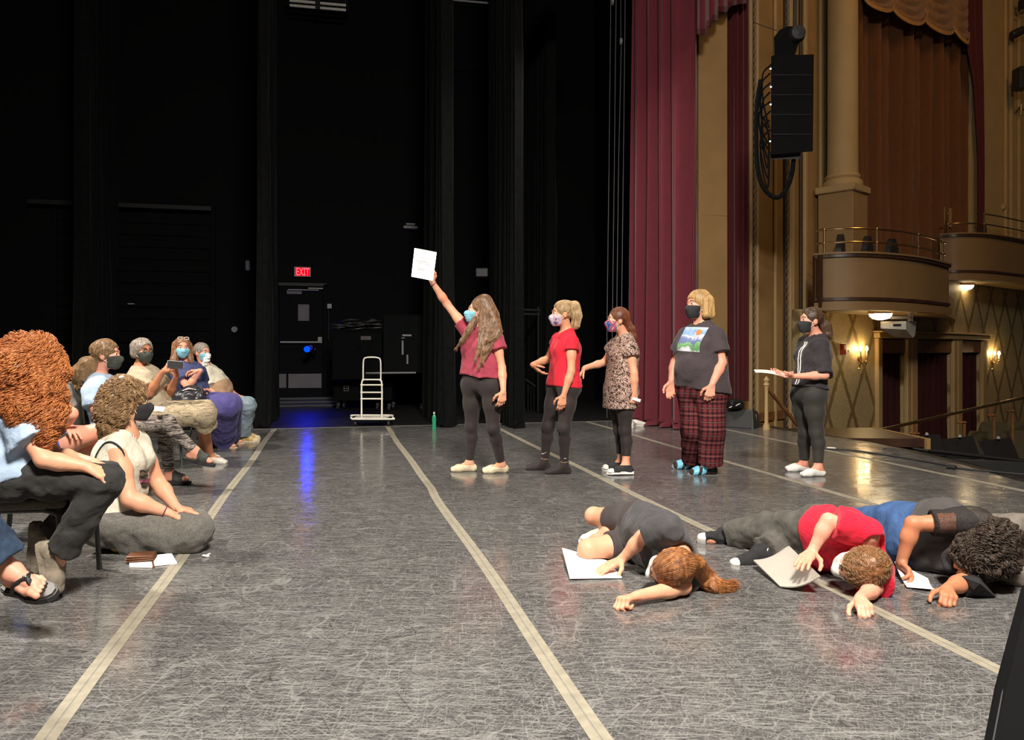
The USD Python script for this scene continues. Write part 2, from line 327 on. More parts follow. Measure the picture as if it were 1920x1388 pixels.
dr.part('push_bar', cat_([fbox(526, 640, 602, 643.5, .09, .056), fbox(596, 632, 604, 644, .06, .056)]), 'grey_metal')
dr.part('kick_plate', fbox(541, 701, 603, 727, .004, .056, 0), 'dim_paper')
dr.part('kick_plate', fbox(522, 701, 537, 727, .004, .056, 0), 'dim_paper')
dr.part('door_handle', fbox(607, 652, 612, 668, .05, .02), 'grey_metal')
for k in range(3): fl.part('door_step', box((DC, YW - .18 - .28 * (2 - k), .027 + .054 * k - .0), (DW + .7, .3, .054), bevel=.006), 'stage_boards')
ex = Thing('exit_sign', 'small red glowing exit sign above the black stage door', 'exit sign', (DC, YW, F(568, 510)[2]))
hs = ex.part('housing', fbox(552, 501, 583, 520, .09), 'grey_metal')
ex.part('face', fbox(554, 502.5, 581, 518.5, .012, .09, 0), 'exit_red')
t = meshkit.text_mesh('EXIT', .13, .006, True); a, b = F(556, 517), F(580, 504)
v = np.array(t.vertices); ext = v.max(0) - v.min(0); v = (v - v.min(0)) / ext * [b[0] - a[0], .006, 1]
v = np.c_[a[0] + v[:, 0] , YW - .103 - (np.array(t.vertices)[:, 2]) * .5, a[2] + v[:, 1] / .006 * (b[2] - a[2])]
ex.part('lettering', trimesh.Trimesh(v, t.faces[:, ::-1], process=False), 'exit_letters', smooth=False)
bl = Thing('running_light', 'small blue backstage running light glowing by the black door', 'lamp', F(585, 650))
bl.part('lamp_body', lathe([(0, .0), (.05, .0), (.06, .1), (.075, .18), (.065, .18)], F(584, 652) - V(0, .78, 0), (0, 1, 0), 16), 'black_iron')
bl.part('lens', lathe([(0, .0), (.05, -.004), (.062, -.03), (.06, 0)], F(578, 655) - V(0, .80, 0), (0, 1, 0), 16), 'blue_glow')
bl.part('bracket', cat_([box(F(592, 655) - V(0, .4, 0), (.03, .8, .03)), box(F(592, 658) - V(0, .02, 0), (.1, .03, .16))]), 'black_iron')
sp = UsdLux.SphereLight.Define(stage, '/World/blue_lamp_light'); sp.CreateRadiusAttr(.05); sp.CreateIntensityAttr(210); sp.CreateColorAttr(Gf.Vec3f(.0, .01, 1)); sp.AddTranslateOp().Set(Gf.Vec3d(*map(float, F(578, 655) - V(0, .85, 0))))
bx = Thing('electrical_panel', 'small grey wall box with a conduit right of the stage door', 'electrical box', F(615, 600))
bx.part('cover', fbox(611, 570, 622, 579, .08), 'grey_metal'); bx.part('conduit', tube([F(616, 580) - V(0, .03, 0), F(616, 640) - V(0, .03, 0)], .018), 'black_iron')
single('wall_lamp', cat_([fbox(755, 424, 783, 431, .12, 0, .02), fbox(760, 419, 778, 424, .1, 0, .015)]), 'grey_metal', 'small grey emergency light fixture high on the far black wall', 'lamp')
rd = Thing('door_2', kind='structure', base=F(250, 760))
rd.part('shutter', cat_([fbox(108, 402 + 22 * k, 398, 423 + 22 * k, .03) for k in range(15)]), 'black_paint')
rd.part('lintel', fbox(60, 386, 400, 391, .25), 'black_iron'); rd.part('guide_rail', fbox(396, 391, 404, 740, .1), 'black_paint'); rd.part('guide_rail', fbox(102, 391, 109, 740, .1), 'black_paint')
single('call_box', fbox(461, 489, 470, 509, .15, .0, .02), 'grey_metal', 'small upright grey box on the far wall beside the curtain edge', 'wall box')
single('wall_clock', lathe([(0, 0), (.06, 0), (.068, -.02), (.06, -.05), (.0, -.05)], F(440, 618), (0, 1, 0), 20), 'grey_metal', 'small round grey gauge on the far wall behind the seated man', 'gauge')
ws_ = Thing('wall_socket', 'pair of tiny pale boxes on the far wall, high at left', 'wall socket', F(400, 476))
for y in (468, 477): ws_.part('box', fbox(397, y, 402, y + 6, .05), 'grey_metal')
single('wall_bracket', fbox(242, 569, 254, 572, .12), 'grey_metal', 'tiny grey bracket on the far wall above the ponytailed girl', 'bracket')

# fluorescent fixture and rails high above
def bar(p, q, w, h): 
    d = V(*q) - V(*p); A = frame(d, (0, 0, 1)); return box((V(*p) + V(*q)) / 2, (h, w, np.linalg.norm(d)), A, bevel=min(w, h) * .3)
fx = Thing('strip_light', 'unlit twin-tube strip light fixture hanging at top of far wall', 'light fixture', P(597, 8, 15.4))
fx.part('housing', cat_([bar(P(541, -4, 15.4), P(652, 8, 15.6), .2, .05), bar(P(539, 8, 15.3), P(541, -6, 15.4), .06, .06), bar(P(652, 20, 15.6), P(653, 2, 15.6), .06, .06)]), 'black_iron')
for y in (1, 10):
    fx.part('tube_lamp', tube([P(543, y, 15.2), P(592, y + 4, 15.3)], .03), 'white_metal'); fx.part('tube_lamp', tube([P(600, y + 5, 15.3), P(649, y + 9, 15.4)], .03), 'white_metal')
fx.part('joiner', box(P(596, 10, 15.25), (.09, .1, .2)), 'black_iron')
fx.part('hanger', cat_([tube([P(545, 0, 15.3), P(545, -120, 15.3)], .006, 6), tube([P(648, 8, 15.5), P(648, -120, 15.5)], .006, 6)]), 'steel_rope')
rl = Thing('batten', 'thin pale lighting batten crossing at top between the legs', 'pipe', P(890, 3, 13)); rl.part('pipe', tube([P(835, -1, 13), P(930, 7, 13.3)], .018), 'grey_metal')
rl.part('hanger', cat_([tube([P(850, 0, 13.05), P(850, -120, 13.05)], .006, 6), tube([P(920, 6, 13.25), P(920, -120, 13.25)], .006, 6)]), 'steel_rope')

# ------------------------------------------------------------------ curtains of the stage
def leg(x, y0, y1, seed, label, folds=9, amp=.07):
    t = Thing('leg_curtain', label, 'curtain', (x, (y0 + y1) / 2, 0))
    t.part('drape', drape((x, y0), (x, y1), .04, 9.8, folds, amp, seed, flare=.35), 'black_velour')
    t.part('bottom_hem', drape((x, y0), (x, y1), .012, .10, folds, amp * 1.12, seed, nz=3, flare=.36), 'black_velour')
leg(-1.03, 11.55, 13.6, 1, 'black velour leg curtain hanging right behind the seated man')
leg(1.62, 11.0, 13.2, 2, 'black velour leg curtain behind the woman with raised arm', 10, .09)
leg(2.62, 10.65, 12.6, 3, 'black velour leg curtain behind the woman in red polo')
leg(3.75, 12.7, 14.6, 4, 'dim black leg curtain farthest back behind hanging ropes')
leg(-4.0, 13.2, 15.6, 5, 'dim black leg curtain at the far left by shutter door')
hc = Thing('house_curtain', 'tall deep red velour house curtain gathered at the stage side', 'curtain', (4.75, 11, 0))
g0 = drape((4.98, 9.78), (4.60, 11.2), .10, 9.9, 5, .15, 17, nz=22, flare=.25, gather=.12, per=18)
hc.part('drape', g0, 'red_velour', smooth=60)
hc.part('bottom_hem', drape((4.98, 9.78), (4.60, 11.2), .015, .14, 5, .16, 17, nz=3, flare=.27, per=18), 'red_velour', smooth=60)
tr = Thing('tormentor_drape', 'dark wine red drape on the proscenium edge beside tan panel', 'curtain', P(1382, 780, 11.9))
a, b = P(1363, 700, 11.7), P(1398, 700, 11.9); tr.part('drape', drape(a, b, .35, 10, 4, .05, 21), 'wine_velour', smooth=60)
va = Thing('valance', 'scalloped red velour valance with stepped fringe at top', 'valance', P(1335, 40, 10.6))
n = 60; g = np.zeros((14, n, 3)); steps = [(1306, 62), (1322, 62), (1323, 46), (1333, 48), (1334, 36), (1343, 36), (1344, 20), (1356, 20), (1357, 22), (1372, 8), (1398, 4)]
for j in range(n):
    u = j / (n - 1); px = 1306 + u * 94; py = np.interp(px, [s[0] for s in steps], [s[1] for s in steps]); D = 10.75 + .9 * u + .05 * math.sin(u * 34)
    b0, t0 = P(px, py, D), P(px, -150, D)
    for k in range(14): g[k, j] = b0 + (t0 - b0) * k / 13
va.part('drape', sheet(g, .02), 'red_velour', smooth=60)
va.part('fringe', sheet(np.stack([g[0] - V(0, 0, .03) + CF * -.02, g[0] + V(0, 0, .05) + CF * -.02]), .02), 'wine_velour')

# tan panel: seams
pa = Thing('wall_panel', 'tall tan plaster panel at the proscenium edge behind blond person', 'panel', P(1333, 800, 11.55))
for y0, y1 in ((-200, 403), (406, 812)):
    a, b = P(1308, y1, 11.45), P(1362, y0, 11.6); d = P(1362, y1, 11.6) - a; d[2] = 0
    pa.part('plaster_board', box((a + b) / 2, (np.linalg.norm(d), .06, b[2] - a[2]), frame((0, 0, 1), d), bevel=.006), 'tan_plaster')
# rigging lines
ropes = [1147, 1157, 1165, 1174]
for i, px in enumerate(ropes):
    r_ = Thing('rigging_line', ['leftmost thin grey rigging line by the red curtain', 'second thin rigging line from the left by red curtain', 'thin rigging line with a knot and pulley near its top', 'rightmost thin rigging line right beside the red curtain'][i], 'rope', P(px, 780, 12.6))
    top = 86 if i == 2 else -160
    r_.part('rope', tube([P(px + (0 if i != 0 else 0), top, 12.6), P(px - 5, 300, 12.6), P(px - 9, 620, 12.6), P(px - 9, 800, 12.6) * V(1, 1, 0) + V(0, 0, .02)], .0085, 7), 'steel_rope')
    if i == 2: r_.part('pulley', cat_([lathe([(0, -.02), (.06, -.02), (.06, .02), (0, .02)], P(1164, 78, 12.6), CR, 14), tube([P(1164, 70, 12.6), P(1164, -160, 12.6)], .004, 6)]), 'grey_metal')
    if i == 0: r_.part('pulley', lathe([(0, -.02), (.07, -.02), (.07, .02), (0, .02)], P(1148, 2, 12.6), CR, 14), 'grey_metal')

# ------------------------------------------------------------------ things in the far wing
ct = Thing('hand_truck', 'chrome upright platform cart standing at the back of the stage', 'cart', G(697, 797))
cD = CH * FPX / (797 - HY); A = lambda px, py, d=0.0: P(px, py, cD + d)
bx0 = A(660, 788, 0); 
ct.part('platform', cat_([tube(smooth_path([A(662, 786, -.25), A(733, 786, -.25), A(737, 784, -.2), A(735, 781, .25), A(731, 779, .3), A(664, 779, .3), A(660, 781, .25), A(658, 784, -.2), A(662, 786, -.25)], 5), .014), box(A(697, 783), (.50, .56, .016), frame((0, 0, 1), CR))]), 'cart_metal')
for s in (678, 716): ct.part('upright', tube(smooth_path([A(s, 783), A(s, 722), A(s + (4 if s < 690 else -4), 712)], 5), .014), 'cart_metal')
for y in (712, 722, 736, 748): ct.part('crossbar', tube([A(676 + (y < 715) * 3, y), A(718 - (y < 715) * 3, y)], .012), 'cart_metal')
ct.part('handle', tube(smooth_path([A(681, 712), A(681, 690), A(682, 675), A(686, 671), A(697, 670), A(708, 671), A(713, 675), A(714, 690), A(714, 712)], 6), .012), 'cart_metal')
for sx in (667, 729):
    for dd in (-.2, .24): c = A(sx, 795, dd); c[2] = .045; ct.part('caster', cat_([lathe([(0, -.014), (.042, -.014), (.042, .014), (0, .014)], c, CR, 14), box(c + V(0, 0, .05), (.03, .03, .05))]), 'rubber')
def case(name, label, cat, x0, y0, x1, y1, D, depth, m='black_paint', feet=True):
    a, b = P(x0, y1, D), P(x1, y0, D); a[2] = max(a[2], .14 if feet else .0)
    c = (a + b) / 2 + CF * depth / 2; t = Thing(name, label, cat, (c[0], c[1], 0)); sz = (np.linalg.norm((b - a)[:2]), depth, b[2] - a[2]); Fm = frame((0, 0, 1), CR)
    t.part('body', box(c, sz, Fm, bevel=.015), m)
    for z in (a[2] + .02, b[2] - .02): t.part('edge_trim', box((c[0], c[1], z), (sz[0] + .012, sz[1] + .012, .03), Fm, bevel=.004), 'black_paint')
    if feet:
        for sx in (-1, 1):
            for sy in (-1, 1): q = c + CR * sx * (sz[0] / 2 - .1) + CF * sy * (sz[1] / 2 - .1); q[2] = .06; t.part('caster', cat_([lathe([(0, -.018), (.06, -.018), (.06, .018), (0, .018)], q, CR, 12), box(q + V(0, 0, .055), (.06, .06, .06))]), 'rubber')
    return t, a, b
t, a, b = case('road_case', 'low dark road case with heaped gear behind the chrome cart', 'road case', 622, 622, 716, 712, 14.2, .7)
t.part('label_plate', box(P(686, 634, 14.18), (.19, .01, .07), frame((0, 0, 1), CR)), 'dim_paper'); t.part('latch', lathe([(0, 0), (.05, 0), (.05, -.02), (0, -.02)], P(675, 650, 14.18), CF, 16), 'black_paint')
g2 = Thing('cable_heap', 'heap of dark coiled cables on top of the low road case', 'cables', P(668, 622, 14.5)); r2 = np.random.default_rng(4)
for k in range(7):
    c = P(640 + 11 * k + r2.normal() * 3, 620, 14.5) + V(0, 0, .05 + .03 * (k % 3)); th = np.linspace(0, 4 * np.pi, 50); R = .15 + .08 * r2.random()
    g2.part('coil', tube(np.c_[c[0] + R * np.cos(th), c[1] + R * np.sin(th) * .8, c[2] + .05 * np.sin(th * .5 + k) + .004 * th], .016, 6), 'speaker_box')
g2.part('coil_strap', tube(smooth_path([P(688, 605, 14.5), P(700, 600, 14.5), P(711, 609, 14.5)], 6), .03), 'speaker_box')
t, a, b = case('equipment_cabinet', 'tall dark cabinet with grey handle bars beside the chrome cart', 'cabinet', 718, 590, 800, 700, 14.0, .7)
t.part('handle', cat_([box(P(763, 629, 13.98), (.17, .02, .035), frame((0, 0, 1), CR)), box(P(756, 634, 13.98), (.06, .02, .02), frame((0, 0, 1), CR))]), 'grey_metal')
t.part('hinge', box(P(755, 652, 13.98), (.035, .02, .26), frame((0, 0, 1), CR)), 'grey_metal'); t.part('hinge', box(P(764, 674, 13.98), (.03, .02, .17), frame((0, 0, 1), CR)), 'grey_metal')
t.part('shelf_rail', tube([P(686, 700, 13.9), P(780, 699, 13.9)], .02), 'grey_metal')
t, a, b = case('dark_crate', 'low black crate with white mark under the cart', 'crate', 625, 716, 735, 752, 14.6, .5, feet=False)
t.part('mark', cat_([box(P(649, 724 + k * 4.5, 14.58), (.085, .006, .014), frame((0, 0, 1), CR)) for k in range(3)] + [box(P(645 + k * 8.5, 728.5, 14.58), (.014, .006, .1), frame((0, 0, 1), CR)) for k in range(2)]), 'dim_paper')
hb = Thing('stair_barrier', 'black barred railing in the dark wing behind red polo', 'railing', G(1000, 770))
for k in range(7): hb.part('bar', tube([G(990 + 5.5 * k, 772), P(990 + 5.5 * k, 715 + 3.6 * k, CH * FPX / 118)], .012, 6), 'black_iron')
hb.part('top_rail', tube([P(985, 711, 14.0), P(1026, 740, 14.0)], .02, 8), 'black_iron')
single('wall_speaker', box(P(904, 512, 13.2), (.23, .2, .17), frame((0, 0, 1), CR), bevel=.02), 'speaker_box', 'small grey boxy speaker up high between the black curtains', 'speaker')
pr = Thing('pipe_rack', 'dim grey horizontal rack pipes behind the woman in red', 'rack', P(990, 585, 13.5))
for y in (581, 589): pr.part('pipe', tube([P(976, y, 13.5), P(1012, y + 1, 13.7)], .022), 'speaker_box')
pr.part('post', tube([P(1009, 575, 13.7), G(1009, 775)], .025), 'black_iron')
bt = Thing('water_bottle', 'thin green water bottle standing by the black curtain hem', 'bottle', G(814, 806))
c = G(814, 806); bt.part('body', lathe([(0, 0), (.03, 0), (.033, .02), (.03, .10), (.033, .14), (.03, .19), (.012, .22), (.012, .235), (0, .235)], c, n=16), 'green_bottle'); bt.part('cap', lathe([(0, .23), (.015, .23), (.015, .255), (0, .255)], c, n=14), 'white_plastic')
# housings of the work lights: black skirts that keep their light off the drapes above
def housing(pos, w, depth, label):   # the lamp's own shade
    t = Thing('work_light', label, 'lamp', pos)
    for q in (-1, 1):
        t.part('skirt', box(V(*pos) + V(q * (w / 2 + .03), 0, -depth / 2 + .05), (.02, w + .08, depth)), 'black_paint'); t.part('skirt', box(V(*pos) + V(0, q * (w / 2 + .03), -depth / 2 + .05), (w + .08, .02, depth)), 'black_paint')
    t.part('top_plate', box(V(*pos) + V(0, 0, .12), (w + .1, w + .1, .03)), 'black_paint'); t.part('hanger', tube([V(*pos) + V(0, 0, .12), V(pos[0], pos[1], 10.1)], .02), 'black_iron')
housing((2.84, 9.4, 7.0), .5, .42, 'black skirted work light hung far over the stage, above the frame')
housing((0.8, -0.6, 6.5), 1.4, .34, 'wide black skirted work light hung above the near stage, above the frame')
housing((-4.4, 6.6, 5.4), .5, .2, 'black skirted work light hung over the seated row, outside the frame')
# ------------------------------------------------------------------ auditorium: splay wall with mouldings
class PlanWall:
    """A vertical wall between two plan points; at(px) gives the spot of it that the photograph shows in this column."""
    def __init__(s, a, b): s.a, s.b = V(*a), V(*b); s.d = (s.b - s.a) / np.linalg.norm(s.b - s.a); s.n = V(s.d[1], -s.d[0])
    def at(s, px, py=None):
        r = (CR * (px - 960) / FPX + CF)[:2]; t = np.linalg.solve(np.stack([r, -s.d], 1), s.a); q = r * t[0]
        return V(q[0], q[1], 0 if py is None else CH + (HY - py) / FPX * t[0])
    def slab(s, x0, x1, z0, z1, out, thick, bevel=.0):
        p, q = s.at(x0)[:2], s.at(x1)[:2]; c = (p + q) / 2 + s.n * (out + thick / 2)
        return box((c[0], c[1], (z0 + z1) / 2), (np.linalg.norm(q - p), thick, z1 - z0), np.array([[*s.d, 0], [*s.n, 0], [0, 0, 1]]), bevel=bevel)
W1 = PlanWall((6.15, 10.95), (9.3, 12.75))
w = Thing('wall_auditorium', kind='structure', base=(7.7, 11.8, 0))
w.part('plaster', W1.slab(1392, 1552, -1.2, 11, -.2, .2), 'tan_plaster')
def mould(x0, x1, m='cream_plaster', out=0.0, th=.05): w.part('moulding', W1.slab(x0, x1, -1.2, 11, out, th, bevel=.018), m)
for x0, x1, m, th in [(1401, 1405, 'cream_plaster', .07), (1405.5, 1412, 'rope_dark', .05), (1412.5, 1416, 'cream_plaster', .08), (1449, 1453, 'cream_plaster', .05), (1468, 1474, 'rope_dark', .05), (1475, 1479, 'cream_plaster', .08),
                      (1482, 1486, 'cream_plaster', .05), (1497, 1501, 'rope_dark', .05), (1502, 1507, 'cream_plaster', .08), (1534, 1538, 'cream_plaster', .06), (1545, 1549, 'rope_dark', .04)]: mould(x0, x1, m, 0, th)
w.part('baseboard', W1.slab(1392, 1552, -.06, .10, 0, .035, .008), 'door_wood')
for k in range(60):   # beads of the rope mouldings
    pass
for x in (1409, 1471): 
    q = W1.at(x); zz = np.linspace(-.2, 9, 400); th = zz * 46
    w.part('rope_moulding', tube(np.c_[q[0] + W1.n[0] * .05 + .018 * np.cos(th) * W1.d[0], q[1] + W1.n[1] * .05 + .018 * np.cos(th) * W1.d[1], zz], .014, 5), 'rope_cream')
WC = PlanWall(P(1538, 0, 13.6)[:2], P(1990, 0, 21.5)[:2])     # wallpapered house wall
w3 = Thing('wall_right', kind='structure', base=WC.at(1700))
def WP(px, py, out=0.0): q = WC.at(px, py); q[:2] += WC.n * out; return q
zt, zb = WC.at(1640, 636)[2], -1.2
OP = [(1647, 1694), (1713, 1781), (1797, 1836)]
xs = [1500] + [x for o in OP for x in o] + [2000]
for a, b in zip(xs[::2], xs[1::2]): w3.part('wallpaper_panel', WC.slab(a, b, zb, zt, -.15, .15), 'wallpaper')
w3.part('wallpaper_panel', WC.slab(1500, 1752, zt, 1.86, -.15, .15), 'wallpaper'); w3.part('wallpaper_panel', WC.slab(1752, 2000, zt, 2.72, -.15, .15), 'wallpaper')
fr = lambda x0, x1, z0, z1, th, m='cream_plaster': w3.part('door_trim', WC.slab(x0, x1, z0, z1, 0, th, .015), m)
for x0, x1 in ((1639, 1647), (1694, 1701), (1702, 1713), (1781, 1788), (1789, 1797), (1836, 1843)): fr(x0, x1, zb, zt + .02, .09)
fr(1637, 1845, zt + .02, zt + .13, .14); fr(1635, 1847, zt + .13, zt + .17, .2)
fr(1830, 1834, .0, .001, .01)
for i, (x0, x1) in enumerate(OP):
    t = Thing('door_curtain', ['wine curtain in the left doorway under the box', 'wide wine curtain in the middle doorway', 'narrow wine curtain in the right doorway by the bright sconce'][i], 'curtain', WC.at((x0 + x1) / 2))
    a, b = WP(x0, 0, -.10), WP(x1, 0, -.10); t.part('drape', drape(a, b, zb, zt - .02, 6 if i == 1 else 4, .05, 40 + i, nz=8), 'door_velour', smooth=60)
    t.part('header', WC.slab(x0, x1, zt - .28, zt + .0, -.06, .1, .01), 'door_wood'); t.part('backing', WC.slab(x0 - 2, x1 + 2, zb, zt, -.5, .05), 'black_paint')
# sconces
def sconce(px, py, label):
    c = WP(px, py + 22, .0); n3 = V(*WC.n, 0); d3 = V(*WC.d, 0); t = Thing('wall_sconce', label, 'sconce', c)
    t.part('back_plate', lathe([(0, 0), (.055, 0), (.06, .015), (.035, .03), (0, .035)], c, n3, 16), 'brass')
    t.part('stem', cat_([tube(smooth_path([c + V(0, 0, -.18), c + n3 * .03 + V(0, 0, -.1), c + n3 * .04 + V(0, 0, .08)], 5), .014), lathe([(0, -.05), (.03, -.02), (0, .02)], c + V(0, 0, -.18))]), 'brass')
    for s in (-1, 0, 1):
        tip = c + d3 * s * .12 + n3 * (.16 if s == 0 else .10) + V(0, 0, .05)
        t.part('arm', tube(smooth_path([c + n3 * .03, c + d3 * s * .07 + n3 * .09 + V(0, 0, -.08), tip + V(0, 0, -.04), tip], 5), .009), 'brass')
        t.part('candle', tube([tip, tip + V(0, 0, .09)], .013), 'white_plastic')
        t.part('bulb', lathe([(0, 0), (.016, .01), (.026, .04), (.018, .075), (0, .10)], tip + V(0, 0, .09), n=12), 'candle_glow')
        for k in range(3): t.part('crystal_drop', lathe([(0, -.05), (.011, -.03), (0, 0)], tip + d3 * .03 * (k - 1) + V(0, 0, -.02), n=6), 'brass')
sconce(1610, 650, 'lit brass candle sconce left of the curtained doorways'); sconce(1860, 655, 'lit brass candle sconce right of the curtained doorways')
fa = Thing('fire_alarm', 'small dark red fire alarm box on gold wallpaper', 'fire alarm', WP(1577, 655)); fa.part('body', box(WP(1577, 655, .04), (.09, .08, .2), np.array([[*WC.d, 0], [*WC.n, 0], [0, 0, 1]]), bevel=.01), 'red_box'); fa.part('lens', box(WP(1582, 659, .09), (.03, .03, .05), bevel=.01), 'white_plastic')

# ------------------------------------------------------------------ boxes (theatre loges)
def plan(pts): return smooth_path(np.array([[*P(x, 0, D)[:2], 0] for x, D in pts]), 8)
def loge(name, label, pts, z0, z1, back, rails, posts, ph, m='box_front', seats=()):
    pl = plan(pts); t = Thing(name, label, 'theatre box', (*pl[len(pl) // 2][:2], z0)); 
    ins = lambda o: pl + np.c_[np.stack([-np.gradient(pl[:, 1]), np.gradient(pl[:, 0])], 1) / np.linalg.norm(np.gradient(pl, axis=0)[:, :2], axis=1)[:, None] * o, np.zeros(len(pl))]
    t.part('front', strip_wall(pl, z0 + .06, z1 - .05, .12), m)
    t.part('top_moulding', strip_wall(ins(-.04), z1 - .05, z1, .22), 'dark_wood'); t.part('ledge', strip_wall(ins(-.06), z1, z1 + .03, .26), m)
    t.part('bottom_moulding', strip_wall(ins(-.03), z0 + .10, z0 + .15, .15), 'dark_wood'); t.part('cornice', strip_wall(ins(-.05), z0 - .06, z0 + .07, .2), m)
    poly = Polygon(np.vstack([pl[:, :2], np.array(back)])).buffer(0)
    t.part('floor_slab', prism(poly.buffer(-.07), z0 - .03, z0 + .40), 'cream_plaster')
    for i, h in enumerate(rails):
        r = ins(.06); sel = slice(*ph[i]) if ph else slice(None); rr = r[sel]
        t.part('rail', tube(rr + V(0, 0, z1 + h), .017, 8), 'brass')
    for k in posts:
        q = ins(.06)[k]; H = max(rails); t.part('post', cat_([tube([q + V(0, 0, z1), q + V(0, 0, z1 + H + .03)], .02, 8), lathe([(0, .0), (.035, 0), (.035, .02), (0, .025)], q + V(0, 0, z1 + .02), n=12)] + [trimesh.creation.icosphere(1, .028).apply_translation(q + V(0, 0, z1 + h)) for h in rails]), 'brass')
    return t, pl
b1, pl1 = loge('theatre_box', 'nearest curved theatre box with brass rails jutting from splay wall', [(1528, 12.45), (1570, 12.25), (1620, 12.2), (1680, 12.45), (1735, 13.0), (1779, 13.9)], 1.85, 2.70, [WP(1800, 0)[:2], W1.at(1550)[:2]], (.20, .42), (3, 20, 31, 39), None)
b1.part('side_trim', box((*(pl1[1][:2] + V(.0, .0)), 2.27), (.05, .2, .85)), 'dark_wood')
b2, pl2 = loge('theatre_box', 'second curved theatre box farther back along the right wall', [(1762, 16.4), (1800, 16.2), (1850, 16.3), (1900, 16.9), (1950, 17.8), (1990, 19)], 2.70, 3.62, [WP(1990, 0)[:2], WP(1765, 0)[:2]], (.24, .46), (3, 16, 30), ((0, 40), (14, 40)))
b3, pl3 = loge('theatre_box', 'dark upper theatre box with sloping rail behind the second', [(1728, 19.6), (1780, 19.0), (1850, 19.2), (1930, 19.9), (1990, 21)], 3.95, 4.85, [WP(1990, 0)[:2], WP(1760, 0)[:2]], (.30,), (8, 20, 24), None, 'dark_wood')
cb = Thing('balcony_ledge', 'small wooden upper ledge with post at right picture edge', 'ledge', P(1905, 340, 19)); cb.part('shelf', box(P(1912, 338, 19), (.9, .5, .08), frame((0, 0, 1), CR), bevel=.02), 'door_wood'); cb.part('finial', lathe([(0, 0), (.03, 0), (.03, .2), (.05, .23), (0, .28)], P(1900, 334, 19), n=12), 'brass'); cb.part('bracket', box(P(1904, 352, 19.1), (.12, .3, .28), frame((0, 0, 1), CR), bevel=.02), 'door_wood')
# loose chairs in the boxes
def loge_chair(c, rz, label, sc=1.0):
    A_ = np.array([[math.cos(rz), math.sin(rz), 0], [-math.sin(rz), math.cos(rz), 0], [0, 0, 1]]); t = Thing('box_armchair', label, 'chair', c, 'box_armchairs' if False else None); X = lambda x, y, z: V(*c) + V(x, y, z) @ A_
    t.part('seat', box(X(0, 0, .42), (.5, .5, .12), A_, bevel=.03), 'speaker_box')
    th = np.linspace(0, np.pi, 14); prof = Polygon([(.29 * math.cos(a), .5 + .42 * math.sin(a)) for a in th] + [(-.29, .3), (.29, .3)])
    m = trimesh.creation.extrude_polygon(prof, .09, engine='earcut'); v = np.array(m.vertices); v = np.c_[v[:, 0], v[:, 2] + .2, v[:, 1]]; t.part('backrest', trimesh.Trimesh(V(*c) + v @ A_, m.faces[:, ::-1], process=False), 'speaker_box')
    for sx in (-.2, .2):
        for sy in (-.2, .2): t.part('leg', tube([X(sx, sy, 0), X(sx, sy, .38)], .02, 6), 'dark_wood')
def boxspot(px, D, z): q = P(px, 0, D); q[2] = z; return q
for px, D, z, rz, lab in [(1605, 13.1, 2.25, .3, 'dark round-backed chair behind brass rail, left in nearest theatre box'), (1655, 13.3, 2.25, .2, 'dark round-backed chair in the middle of the nearest theatre box'), (1700, 13.6, 2.25, .1, 'dark round-backed chair at right in the nearest theatre box'), (1790, 16.9, 3.10, .2, 'dark round-backed chair left in the second theatre box'), (1868, 17.1, 3.10, .2, 'dark round-backed chair right in the second theatre box')]: loge_chair(boxspot(px, D, z), rz + .5, lab)
def dome_lamp(px, py, z, D, label):
    c = P(px, py, D); c[2] = z; t = Thing('ceiling_lamp', label, 'lamp', c)
    t.part('rim', lathe([(.0, 0), (.2, 0), (.205, -.03), (.19, -.05), (.17, -.05)], c, n=28), 'brass'); t.part('glass_bowl', lathe([(.185, -.045), (.175, -.09), (.13, -.135), (.06, -.155), (0, -.16)], c, n=28), 'lamp_glow')
dome_lamp(1651, 590, 1.82, 13.0, 'glowing dome lamp under the nearest theatre box'); dome_lamp(1809, 545, 2.67, 17.4, 'glowing dome lamp under the second theatre box')
# speaker slung under the box
s3 = Thing('slung_speaker', 'cream wedge speaker slung under the nearest theatre box', 'speaker', P(1690, 615, 13.1)); c = P(1690, 616, 13.1); A_ = frame((0, 0, 1), CR); 
def hexa(pts): return trimesh.convex.convex_hull(np.array(pts))
s3.part('cabinet', hexa([P(1651, 603, 12.9), P(1699, 602, 12.9), P(1651, 616, 12.9), P(1699, 618, 12.9), P(1719, 603, 13.5), P(1716, 628, 13.5), P(1676, 632, 13.2), P(1672, 603, 13.5), P(1712, 634, 13.25)]), 'white_plastic', smooth=False)
s3.part('vent', box(P(1682, 609.5, 12.89), (.13, .02, .035), A_), 'rubber'); s3.part('bracket', cat_([box(P(1707, 592, 13.3), (.06, .08, .22), A_), box(P(1688, 596, 13.3), (.33, .1, .05), A_)]), 'grey_metal')

